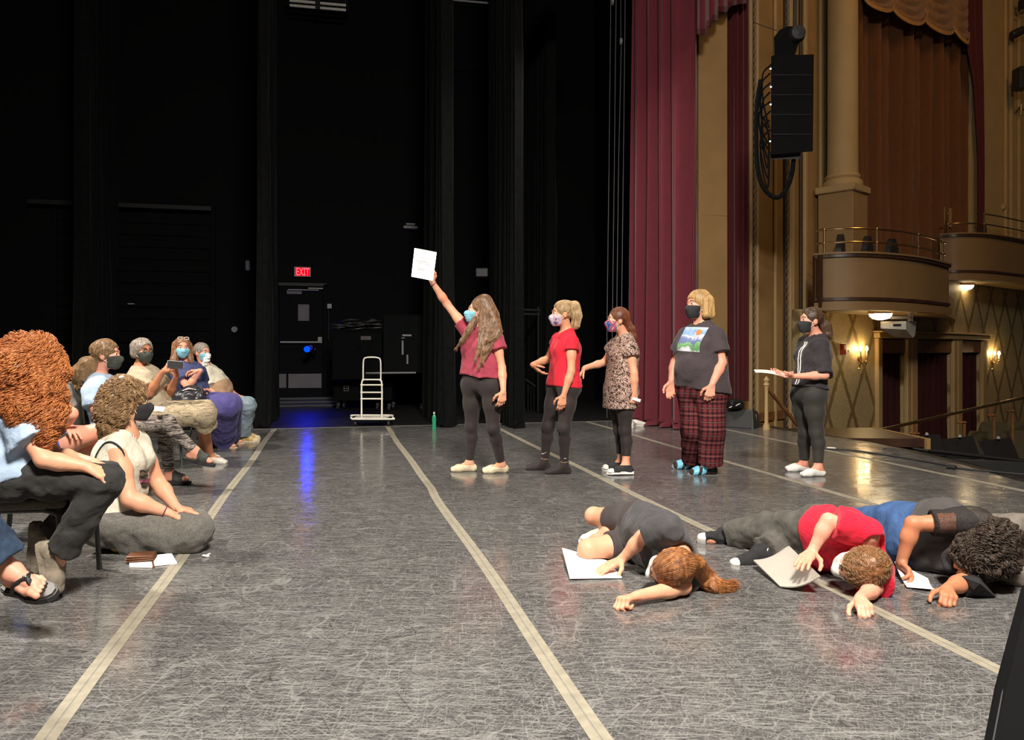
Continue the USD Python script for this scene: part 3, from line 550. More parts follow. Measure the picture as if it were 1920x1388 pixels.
# ------------------------------------------------------------------ columns, opening and its curtains
def column(px, w_px, D, zb_, label, ped=True):
    c = P(px, 0, D); c[2] = 0; r = w_px / 2 / FPX * D; t = Thing('column', label, 'column', (c[0], c[1], zb_))
    t.part('shaft', lathe([(r * 1.02, zb_ + .22), (r, zb_ + .5), (r * .98, 8), (r * .96, 11)], (c[0], c[1], 0), n=40), 'cream_plaster', smooth=60)
    t.part('base_moulding', lathe([(0, zb_), (r * 1.28, zb_), (r * 1.32, zb_ + .05), (r * 1.25, zb_ + .10), (r * 1.1, zb_ + .13), (r * 1.2, zb_ + .17), (r * 1.05, zb_ + .23), (0, zb_ + .23)], (c[0], c[1], 0), n=40), 'cream_plaster')
    t.part('plinth', box((c[0], c[1], zb_ - .07), (r * 2.75, r * 2.75, .14), frame((0, 0, 1), (*W1.d, 0)), bevel=.02), 'cream_plaster')
    t.part('pedestal', box((c[0], c[1], zb_ - .14 - .75), (r * 2.4, r * 2.4, 1.5), frame((0, 0, 1), (*W1.d, 0)), bevel=.01), 'tan_plaster')
column(1580, 54, 14.0, 4.15, 'cream column with moulded base on pedestal above nearest box'); column(1851, 58, 18.6, 4.6, 'cream column right of the brown box curtain')
WO = PlanWall(P(1560, 0, 14.6)[:2], P(1990, 0, 19.5)[:2])
w4 = Thing('wall_upper_right', kind='structure', base=WO.at(1880))
w4.part('plaster', WO.slab(1822, 1995, 2.7, 11.5, -.1, .1), 'cream_plaster'); w4.part('backing', WO.slab(1560, 1830, 1.8, 11.5, -1.0, .1), 'wine_velour')
for x0, x1 in ((1880, 1884), (1890, 1895), (1905, 1908)): w4.part('pilaster_moulding', WO.slab(x0, x1, 2.7, 11.5, 0, .08, .02), 'cream_plaster')
oc = Thing('box_curtain', 'tall brown velour curtain filling the opening between two columns', 'curtain', WO.at(1715))
a, b = WO.at(1604), WO.at(1824); a[:2] -= WO.n * .34; b[:2] -= WO.n * .34; oc.part('drape', drape(a, b, 2.75, 9.4, 12, .20, 33, nz=10, per=16), 'brown_velour', smooth=60)
sg = Thing('swag_valance', 'gold-edged festoon swag valance across top of box curtain', 'valance', WO.at(1700, 60))
sw = [(1604, 1660, 8, 32), (1655, 1722, 22, 56), (1716, 1775, 44, 72), (1768, 1800, 54, 86)]
for i, (x0, x1, ys, ym) in enumerate(sw):
    n = 17; g = np.zeros((16, n, 3)); e = np.zeros((4, n, 3)); sh = (WO.at(1700) * 0)
    for j in range(n):
        u = j / (n - 1); px = x0 + u * (x1 - x0); skew = u ** 1.25 if i > 1 else u ** 1.05
        dip = ys + (18 if i == 3 else 12) * (u if i else u * .8) + (ym - ys) * (4 * u * (1 - u)) ** .8 * .85
        for k in range(16):
            v = k / 15; py = dip - 6 - v * (dip + 170) ; lobe = math.sin(v * 34 - .6 * math.sin(math.pi * u)) ; q = WO.at(px, py); q[:2] += WO.n * (.16 + .05 * lobe * math.sin(math.pi * u) ** .5 + .10 * math.sin(math.pi * u)); g[k, j] = q
        for k in range(4):
            q = WO.at(px, dip - 6 + 7 - k * 2.4); q[:2] += WO.n * (.19 + .11 * math.sin(math.pi * u)); e[k, j] = q
    # more folds along the height
    gg = []
    for k in range(60):
        v = k / 59; row = np.zeros((n, 3))
        for j in range(n):
            u = j / (n - 1); px = x0 + u * (x1 - x0); s = math.sin(math.pi * u) ** .7; dip = ys + (18 if i == 3 else 12) * (u if i else u * .8) + (ym - ys) * (4 * u * (1 - u)) ** .8 * .85
            top = ys - 10 - v * 190; py = (dip - 7) * (1 - v) + (-170 + 26 * s) * v
            q = WO.at(px, py); q[:2] += WO.n * (.14 + (.045 * math.sin(v * 72) + .10) * s); row[j] = q
        gg.append(row)
    sg.part('swag', sheet(np.array(gg), .015), 'swag_cloth', smooth=70); sg.part('gold_border', sheet(e, .02), 'gold_satin', smooth=60)
td = Thing('side_drape', 'dark wine tied-back drape beside the brown box curtain', 'curtain', WO.at(1805))
n = 24; g = np.zeros((20, n, 3))
for k in range(20):
    v = k / 19; py = 470 - v * 640; x0 = np.interp(py, [-170, 80, 160, 300, 470], [1790, 1797, 1812, 1822, 1822]); x1 = 1832
    for j in range(n):
        u = j / (n - 1); q = WO.at(x0 + (x1 - x0) * u, py); q[:2] += WO.n * (.13 + .035 * math.sin(u * 16 + v)); g[k, j] = q
td.part('drape', sheet(g, .015), 'wine_velour', smooth=60)
# things on the wall at the picture's right edge
sb = Thing('box_speaker', 'black loudspeaker box on the right wall beside the column', 'speaker', P(1913, 168, 17.9)); sb.part('cabinet', box(P(1914, 148, 17.5), (.24, .3, .5), frame((0, 0, 1), CR), bevel=.02), 'speaker_box'); sb.part('bracket', tube([P(1914, 150, 17.9), P(1914, 150, 18.5)], .03), 'black_iron')
sp2 = Thing('stage_spotlight', 'black spotlight at top right corner of the house wall', 'spotlight', P(1915, 40, 18.0)); sp2.part('lamp_body', lathe([(0, 0), (.09, 0), (.1, .25), (.08, .3), (0, .3)], P(1918, 56, 17.8), -CR - V(0, 0, .5), 16), 'speaker_box'); sp2.part('yoke', tube(smooth_path([P(1905, 20, 18), P(1914, 26, 18), P(1921, 20, 18)], 5), .02), 'brass'); sp2.part('clamp', box(P(1917, 8, 18), (.12, .12, .2)), 'speaker_box')
ws = Thing('bare_sconce', 'unlit brass wall sconce arm near right edge', 'sconce', P(1912, 202, 18.2)); ws.part('arm', cat_([tube(smooth_path([P(1906, 205, 18.0), P(1912, 202, 18.2), P(1919, 206, 18)], 5), .018), tube([P(1914, 196, 18.1), P(1914, 215, 18.1)], .014)]), 'brass')

# ------------------------------------------------------------------ house floor: handrail, seats, pit edge
hr = Thing('handrail', 'long bronze handrail rising toward the right in the house', 'handrail', P(1780, 775, 12)); ra, rb = P(1640, 809, 11.2), P(1945, 740, 13.2)
hr.part('rail', tube([ra, rb], .026, 10), 'brass')
for px in (1706, 1790, 1848, 1886):
    u = (px - 1640) / 305; q = ra + (rb - ra) * u; hr.part('bracket', cat_([tube(smooth_path([q, q + V(0, 0, -.10), q + CF * .02 + V(0, 0, -.16)], 4), .016), box(q + V(0, 0, -.17), (.14, .08, .03), frame((0, 0, 1), CR), bevel=.01), tube([q + V(0, 0, -.18) + CR * .05, V(q[0], q[1], -1.2) + CR * .05], .022, 8)]), 'door_wood')
def house_seat(px, py, D, label):
    c = P(px, py, D); t = Thing('auditorium_chair', label, 'chair', (c[0], c[1], -1.2)); A_ = frame((0, 0, 1), CR); h = c[2]
    prof = Polygon([(-.26, 0), (.26, 0), (.26, .5), (.2, .62), (-.2, .62), (-.26, .5)]).buffer(.01); m = trimesh.creation.extrude_polygon(prof, .1, engine='earcut'); v = np.array(m.vertices); v = V(c[0], c[1], h - .62) + v[:, :1] * CR + v[:, 2:] * CF + v[:, 1:2] * UP
    t.part('backrest', trimesh.Trimesh(v, m.faces, process=False), 'seat_fabric'); t.part('seat', box(V(c[0], c[1], h - .7) - CF * .25, (.5, .5, .12), A_, bevel=.03), 'seat_fabric')
    for s in (-1, 1): t.part('side_standard', box(V(c[0], c[1], (h - .6 - 1.2) / 2) + CR * s * .28, (.05, .45, h + .6), A_, bevel=.01), 'dark_wood')
for i, px in enumerate((1866, 1926)): house_seat(px, 793 - i, 14.8, ['left olive house seat in the back row behind bronze handrail', 'right olive house seat in the back row at picture edge'][i])
for i, px in enumerate((1846, 1910)): house_seat(px, 810, 13.7, ['left olive house seat in the row closest to stage', 'right olive house seat in the row closest to stage'][i])
pit = Thing('pit_rail', 'dark low pit rail with panels just beyond the stage edge', 'railing', G(1760, 850)); 
q = [P(1560, 822, 11.0), P(1640, 832, 10.8), P(1740, 845, 10.5), P(1930, 866, 10.2)]
for a, b in zip(q[:-1], q[1:]):
    d = b - a; c = (a + b) / 2; pit.part('panel', box(c + V(0, 0, -.65), (np.linalg.norm(d), .06, 1.2), frame((0, 0, 1), d * V(1, 1, 0)), bevel=.01), 'rubber')
    pit.part('cap_rail', tube([a, b], .03), 'black_iron')
for px, py, lab in [(1738, 838, 'left dark music stand down in the pit'), (1800, 842, 'dark music stand with a shiny rim in the pit middle'), (1872, 845, 'right dark music stand down in the pit')]:
    c = P(px, py, 10.9); t = Thing('music_stand', lab, 'music stand', (c[0], c[1], -1.2)); t.part('desk', box(c, (.5, .03, .34), frame(V(0, .5, 1) , CR), bevel=.01), 'black_iron'); t.part('pole', tube([c - V(0, 0, .05), V(c[0], c[1], -1.19)], .015), 'black_iron'); t.part('base', lathe([(0, 0), (.22, 0), (.2, .02), (0, .04)], V(c[0], c[1], -1.2), n=12), 'black_iron'); t.part('lamp', lathe([(0, 0), (.03, 0), (.02, .03), (0, .04)], c + V(0, 0, .17), n=12), 'grey_metal')
st = Thing('stair_rail', 'cream newel post with a wooden rail sloping down to right', 'railing', G(1437, 800)); nb = P(1437, 803, 10.9); nb[2] = 0
st.part('newel_post', lathe([(0, 0), (.05, 0), (.05, .06), (.028, .1), (.028, .2), (.024, .5), (.028, .62), (.045, .65), (.03, .68), (.045, .72), (0, .78)], nb, n=20), 'cream_plaster'); st.part('sloping_rail', bar(nb + V(0, 0, .62), P(1498, 800, 11.3), .06, .05), 'door_wood')
sx = Thing('side_stage', 'low wooden side stage platform beyond the dark dance floor', 'platform', P(1600, 815, 10.6)); sx.part('deck', prism([P(1425, 0, 11.2)[:2], P(1560, 0, 10.0)[:2], P(1740, 0, 9.9)[:2], P(1640, 0, 11.3)[:2]], -.12, -.008), 'dark_wood'); sx.part('nosing', strip_wall(np.array([P(1745, 0, 9.85), P(1640, 0, 11.3)]), -.14, .0, .05), 'tan_plaster')

# ------------------------------------------------------------------ hanging speaker cluster
la = Thing('line_array', 'big black hung speaker cluster with cables and tiny lights', 'speaker', P(1482, 200, 9.6)); D = 9.6
col = hexa([P(x, y, d) for x, y, d in [(1446, 106, D), (1525, 103, D), (1523, 284, D), (1446, 290, D), (1450, 104, D + .7), (1526, 102, D + .7), (1524, 283, D + .7), (1450, 288, D + .7)]]); la.part('cabinet', col, 'black_paint', smooth=False)
for k in range(1, 5): la.part('cabinet_seam', box(P(1485, 104 + k * 37, D - .005), (.5, .012, .012), frame((0, 0, 1), CR)), 'black_iron')
la.part('lower_cabinet', hexa([P(x, y, d) for x, y, d in [(1443, 284, D + .1), (1502, 283, D + .1), (1500, 298, D + .1), (1446, 299, D + .1), (1443, 284, D + .6), (1502, 283, D + .6), (1500, 297, D + .6)]]), 'speaker_box', smooth=False)
la.part('rigging_frame', hexa([P(x, y, d) for x, y, d in [(1452, 108, D + .1), (1490, 106, D + .1), (1451, 70, D + .1), (1462, 56, D + .1), (1478, 49, D + .1), (1497, 50, D + .15), (1503, 62, D + .15), (1498, 76, D + .2), (1490, 84, D + .5), (1455, 70, D + .6), (1478, 50, D + .6)]]), 'black_paint', smooth=False)
la.part('hoist', lathe([(0, -.08), (.09, -.07), (.11, 0), (.09, .07), (0, .08)], P(1494, 64, D + .1), CF, 18), 'speaker_box')
for px in (1473, 1490): la.part('suspension', tube([P(px, 58, D + .2), P(px + 2, -160, D + .2)], .022 if px > 1480 else .008), 'rubber')
for k, (x, y) in enumerate([(1445, 129), (1445.5, 163), (1445, 196), (1444, 265)]): la.part('indicator_light', box(P(x, y, D - .02), (.022, .02, .022), bevel=.005), 'led_white')
r3 = np.random.default_rng(3); allc = []
for k in range(9):
    x0 = 1444 + r3.normal() * 1.5; y0 = 120 + 22 * k * .8; allc.append(smooth_path([P(x0, y0, D), P(1432 - 8 * r3.random(), y0 + 20, D), P(1424 + 8 * r3.random(), y0 + 55 + 20 * r3.random(), D + .05), P(1434 + 8 * r3.random(), y0 + 90, D), P(1442, min(270, y0 + 120), D)], 6))
for k, c in enumerate(allc): la.part('signal_cable', tube(c, .011, 6), 'black_paint')
la.part('cable_loop', tube(smooth_path([P(1426, 150, D), P(1419, 200, D), P(1418, 265, D), P(1420, 310, D), P(1428, 345, D), P(1444, 366, D), P(1460, 370, D), P(1474, 355, D), P(1484, 330, D + .1), P(1488, 300, D + .2)], 6), .028, 8), 'black_paint')
lw = Thing('guy_wire', 'thin wire slanting from splay wall to hung speaker', 'wire', P(1430, 50, 10)); lw.part('wire', tube([P(1416, 43, 11.2), P(1458, 58, 9.7)], .006, 6), 'steel_rope')

# ------------------------------------------------------------------ stage floor things on the far right
mw = Thing('monitor_speaker', 'black wedge floor monitor speaker by the proscenium drape', 'speaker', G(1388, 803)); c0 = CH * FPX / (804 - HY)
mw.part('cabinet', hexa([P(x, y, c0 + d) for x, y, d in [(1350, 804, 0.1), (1413, 807, -.1), (1352, 768, .25), (1411, 768, .05)]] + [V(*(P(x, 0, c0 + d)[:2]), z) for x, d, z in [(1354, .75, .0), (1424, .45, 0.), (1356, .75, .2), (1423, .45, .16), (1424, .2, .0), (1420, .2, .24)]]), 'speaker_box', smooth=False)
mw.part('grille', hexa([P(x, y, c0 + d) for x, y, d in [(1353, 800, 0.09), (1408, 803, -.09), (1355, 771, .21), (1407, 771, .03), (1353, 800, .14), (1408, 803, .0), (1355, 771, .27), (1407, 771, .1)]]), 'speaker_grille', smooth=False); mw.part('handle', box(P(1417, 786, c0 + .12), (.03, .03, .14), bevel=.01), 'grey_metal')
fl2 = Thing('floor_lamp', 'small dark spotlight with coiled cable on top of monitor', 'spotlight', P(1374, 768, 11.3)); fl2.part('lamp_body', cat_([box(P(1377, 758, 11.2), (.22, .2, .14), bevel=.03), tube(smooth_path([P(1364, 745, 11.2), P(1362, 755, 11.2), P(1366, 764, 11.2)], 5), .012)]), 'black_iron')
fl2.part('bracket', cat_([bar(P(1367, 765, 11.1), P(1375, 761, 11.1), .02, .015), bar(P(1379, 761, 11.1), P(1388, 757, 11.1), .02, .015)]), 'white_metal'); fl2.part('stand', tube([P(1376, 760, 11.25), V(*P(1376, 760, 11.25)[:2], 0)], .02), 'black_iron')
for nm, lab, y0 in (('stage_cable', 'long thin black cable snaking over the right stage edge', 0),):
    c = smooth_path([G(1545, 843) + V(0, 0, .008), G(1600, 846) + V(0, 0, .008), G(1680, 858) + V(0, 0, .008), G(1760, 872) + V(0, 0, .008), G(1800, 880) + V(0, 0, .008), G(1860, 886) + V(0, 0, .008), G(1935, 893) + V(0, 0, .008)], 8)
    t = Thing(nm, lab, 'cable', c[0]); t.part('cord', tube(c, .008, 6), 'rubber'); t.part('connector', cat_([tube([G(1776, 879) + V(0, 0, .02), G(1792, 881) + V(0, 0, .02)], .022, 8)]), 'rubber'); t.part('plug', tube([G(1551, 842) + V(0, 0, .012), G(1567, 843) + V(0, 0, .012)], .012, 8), 'white_metal')
# pair of white shoes by the red curtain
def slab_shoe(c, d, m, name, label):
    d = V(*d); d /= np.linalg.norm(d); s = np.cross(UP, d); t = Thing(name, label, 'shoe', c)
    prof = [(-.12, .032, .085), (-.06, .036, .09), (0, .042, .065), (.06, .046, .045), (.12, .038, .035), (.15, .02, .022)]
    rings = []; th = np.linspace(0, 2 * np.pi, 14, endpoint=False)
    for x, w_, h in prof: rings.append([V(*c) + d * x + s * w_ * math.cos(a) + UP * (.012 + max(0, h * .5 + h * .5 * math.sin(a))) for a in th])
    t.part('upper', trimesh.convex.convex_hull(np.array(rings).reshape(-1, 3)), m); t.part('sole', trimesh.convex.convex_hull(np.vstack([np.array([V(*c) + d * x + s * w_ * k for k in (-1.05, 1.05)]) + UP * z for x, w_, h in prof for z in (0, .02)])), m)
slab_shoe(G(1186, 800), CR * .3 + CF, 'white_plastic', 'white_shoe', 'left white shoe left standing by the red curtain hem'); slab_shoe(G(1199, 799), CR, 'white_plastic', 'white_shoe', 'right white shoe left standing by the red curtain hem')
# dark slanting board at the bottom right corner
dk = Thing('music_lectern', 'black slanting panel edge at the bottom right corner', 'stand', G(1940, 1500)); 
e = np.array([P(1931, 1105, 1.9), P(1926, 1180, 1.86), P(1880, 1300, 1.78), P(1857, 1420, 1.70)]); 
dk.part('panel', hexa(np.vstack([e, e + CR * .5, e + CR * .5 + CF * .03, e + CF * .03])), 'black_paint', smooth=False); dk.part('edge_strip', tube(e, .003, 6), 'speaker_box')
# ------------------------------------------------------------------ people: bodies and clothes as smooth blended solids
unit = lambda v: v / (np.linalg.norm(v) + 1e-12)
def cone(a, b, ra, rb): return ('c', np.asarray(a, float), np.asarray(b, float), ra, rb)
def ball(c, r): return ('c', np.asarray(c, float), np.asarray(c, float) + 1e-5, r, r)
def ell(c, ax, r): return ('e', np.asarray(c, float), np.asarray(ax, float), np.asarray(r, float))
def sd(pr, X):
    x, y, z = X   # three sparse float32 axes
    if pr[0] == 'c':
        _, a, b, ra, rb = pr; ba = (b - a).astype(np.float32); px, py, pz = x - np.float32(a[0]), y - np.float32(a[1]), z - np.float32(a[2])
        t = np.clip((px * ba[0] + py * ba[1] + pz * ba[2]) / np.float32(ba @ ba), 0, 1)
        return np.sqrt((px - t * ba[0]) ** 2 + (py - t * ba[1]) ** 2 + (pz - t * ba[2]) ** 2) - (np.float32(ra) + np.float32(rb - ra) * t)
    _, c, ax, r = pr; ax = ax.astype(np.float32); px, py, pz = x - np.float32(c[0]), y - np.float32(c[1]), z - np.float32(c[2]); k0 = k1 = 0
    for w, q in zip(ax, r.astype(np.float32)):
        s = (px * w[0] + py * w[1] + pz * w[2]) / q; k0 = k0 + s * s; k1 = k1 + (s / q) ** 2
    k0 = np.sqrt(k0); return k0 * (k0 - 1) / (np.sqrt(k1) + 1e-9)
def off_plane(X, pt_, nn):
    n = unit(np.asarray(nn, float)).astype(np.float32); p = np.asarray(pt_).astype(np.float32); return (X[0] - p[0]) * n[0] + (X[1] - p[1]) * n[1] + (X[2] - p[2]) * n[2]
def bounds(pr):
    if pr[0] == 'c': return np.minimum(pr[1] - pr[3], pr[2] - pr[4]), np.maximum(pr[1] + pr[3], pr[2] + pr[4])
    e = np.abs(pr[2].T) @ pr[3]; return pr[1] - e, pr[1] + e
def smin(a, b, k):
    h = np.maximum(k - np.abs(a - b), 0) / k; return np.minimum(a, b) - h * h * k * .25
CORN = np.array([(i, j, k) for i in (0, 1) for j in (0, 1) for k in (0, 1)])
class Solid:
    """A blended solid on a grid. bits: (prims, blend, offset, cuts); a cut is (point, normal), the side the normal points to is removed."""
    def __init__(s, bits, vox, take=(), noise=None, k=.02, cuts=(), seed=0):
        prs = [(p, b) for b in bits for p in b[0]]; mo = max(b[2] for b in bits)
        lo = np.min([bounds(p)[0] for p, _ in prs], 0) - mo - 3 * vox; hi = np.max([bounds(p)[1] for p, _ in prs], 0) + mo + 3 * vox
        s.lo, s.h = lo, vox; n = np.ceil((hi - lo) / vox).astype(int) + 1; s.n = n; tot = None
        def grid(a, b): return np.meshgrid(*[(lo[i] + vox * np.arange(a[i], b[i])).astype(np.float32) for i in range(3)], indexing='ij', sparse=True)
        for prims, kk, off, cts in bits:
            Fb = np.full(n, .2, np.float32)
            for p in prims:
                m = kk + off + 4 * vox; a, b = bounds(p); ia = np.maximum(0, np.floor((a - m - lo) / vox).astype(int)); ib = np.minimum(n, np.ceil((b + m - lo) / vox).astype(int) + 1)
                sl = tuple(slice(x, y) for x, y in zip(ia, ib)); Fb[sl] = smin(Fb[sl], sd(p, grid(ia, ib)).astype(np.float32), kk)
            Fb -= off
            if len(cts):
                ia, ib = np.zeros(3, int), n; sl = tuple(slice(x, y) for x, y in zip(ia, ib)); X = grid(ia, ib)
                for pt_, nn in cts: Fb[sl] = np.maximum(Fb[sl], off_plane(X, pt_, nn))
            tot = Fb if tot is None else smin(tot, Fb, k)
        s.F = tot
        for p in take:
            a, b = bounds(p); ia = np.clip(np.floor((a - 3 * vox - lo) / vox).astype(int), 0, n); ib = np.clip(np.ceil((b + 3 * vox - lo) / vox).astype(int) + 1, 0, n)
            if (ib > ia).all(): sl = tuple(slice(x, y) for x, y in zip(ia, ib)); s.F[sl] = np.maximum(s.F[sl], -sd(p, grid(ia, ib)))
        for pt_, nn in cuts: s.F = np.maximum(s.F, off_plane(grid((0, 0, 0), n), pt_, nn))
        if noise:
            amp, fr = noise; amp = amp * 1.35 if amp < .02 else amp; m = np.argwhere(np.abs(s.F) < 3 * vox + amp); X = lo + vox * m; s.F[tuple(m.T)] += (amp * (2 * meshkit.fbm(X * np.asarray(fr), 3, seed) - 1.55)).astype(np.float32)
        s.F[0], s.F[-1], s.F[:, 0], s.F[:, -1], s.F[:, :, 0], s.F[:, :, -1] = (.05,) * 6
    def at(s, X):
        return map_coordinates(s.F, ((np.asarray(X) - s.lo) / s.h).T, order=1, mode='nearest')
    def grad(s, X):
        e = s.h * .8; g = np.stack([s.at(X + d) - s.at(X - d) for d in np.eye(3) * e], 1); return g / (np.linalg.norm(g, axis=1, keepdims=True) + 1e-9)
    def mesh(s, relax=1):
        F = s.F; S = F < 0; c = sum(S[i:F.shape[0] - 1 + i, j:F.shape[1] - 1 + j, k:F.shape[2] - 1 + k].astype(np.int8) for i, j, k in CORN); act = (c > 0) & (c < 8)
        ci = np.argwhere(act); idx = np.full(act.shape, -1); idx[act] = np.arange(len(ci)); acc = np.zeros((len(ci), 3)); num = np.zeros(len(ci))
        for a in range(8):
            for b in range(a + 1, 8):
                if np.abs(CORN[a] - CORN[b]).sum() != 1: continue
                f1, f2 = F[tuple((ci + CORN[a]).T)], F[tuple((ci + CORN[b]).T)]; m = (f1 < 0) != (f2 < 0); t = f1[m] / (f1[m] - f2[m]); acc[m] += CORN[a] + (CORN[b] - CORN[a]) * t[:, None]; num[m] += 1
        v = s.lo + s.h * (ci + acc / num[:, None]); faces = []
        for ax in range(3):
            A = np.moveaxis(S, ax, 0); d = A[:-1] != A[1:]; q = np.argwhere(d); q = q[(q[:, 1] > 0) & (q[:, 2] > 0) & (q[:, 1] < A.shape[1] - 1) & (q[:, 2] < A.shape[2] - 1)]
            ins = A[:-1][tuple(q.T)]; o = [j for j in range(3) if j != ax]; I = np.moveaxis(idx, ax, 0)
            quad = np.stack([I[q[:, 0], q[:, 1] - 1, q[:, 2] - 1], I[q[:, 0], q[:, 1], q[:, 2] - 1], I[q[:, 0], q[:, 1], q[:, 2]], I[q[:, 0], q[:, 1] - 1, q[:, 2]]], 1)
            flip = ins if ax != 1 else ~ins; quad[~flip] = quad[~flip][:, ::-1]; faces.append(quad)
        f = np.vstack(faces); f = f[(f >= 0).all(1)]; tri = np.vstack([f[:, [0, 1, 2]], f[:, [0, 2, 3]]])
        for _ in range(relax):
            e = np.vstack([f[:, [0, 1]], f[:, [1, 2]], f[:, [2, 3]], f[:, [3, 0]]]); sm = np.stack([np.bincount(e[:, 0], v[e[:, 1], q], len(v)) for q in range(3)], 1); cn = np.bincount(e[:, 0], minlength=len(v))
            v = v * .5 + .5 * sm / np.maximum(cn, 1)[:, None]
        return trimesh.Trimesh(v, tri, process=False)

def hand_prims(wr, d, pn, right, curl=.35, hs=1.0, thumb=.5, spread=1.0, curls=None):
    """Palm, four unequal bent fingers and a thumb from the side of the palm. d: pointing direction, pn: where the palm faces."""
    d = unit(d); pn = unit(pn - d * (pn @ d)); th = np.cross(d, pn) if right else np.cross(pn, d); out = []; wr = np.asarray(wr, float)
    offs, lens = (.030, .0105, -.009, -.027), ((.042, .026, .021), (.046, .030, .022), (.042, .028, .021), (.033, .021, .018)); kn = []
    for i, (o, L) in enumerate(zip(offs, lens)):
        k = wr + (d * (.088, .092, .087, .078)[i] + th * o) * hs; kn.append(k); out.append(cone(wr + (d * .008 + th * o * .45) * hs, k, .0165 * hs, .0125 * hs))
        a, ang = k, 0.0; c = (curls or [curl] * 4)[i] * (1 + .12 * i); sp = th * (o / .03) * .16 * spread
        for j, (l, bend, r) in enumerate(zip(L, (55, 75, 50), (.0098, .0086, .0078))):
            ang += math.radians(bend) * c; dirv = unit(d * math.cos(ang) + pn * math.sin(ang) + sp * (1 - min(c, 1))); b = a + dirv * l * hs; out.append(cone(a, b, r * hs, (r - .0009) * hs)); a = b
    out.append(cone(kn[0] - d * .01, kn[3] - d * .01, .012 * hs, .011 * hs))
    a = wr + (d * .022 + th * .024 + pn * .006) * hs; dirs = [d * .62 + th * .75 + pn * .35, d * .85 + th * .35 + pn * (.3 + .3 * thumb), d * .9 + th * (.2 - .4 * thumb) + pn * (.3 + .4 * thumb)]
    for dv, l, r in zip(dirs, (.044, .034, .027), (.0135, .0112, .0098)):
        b = a + unit(dv) * l * hs; out.append(cone(a, b, r * hs, (r - .001) * hs)); a = b
    return out

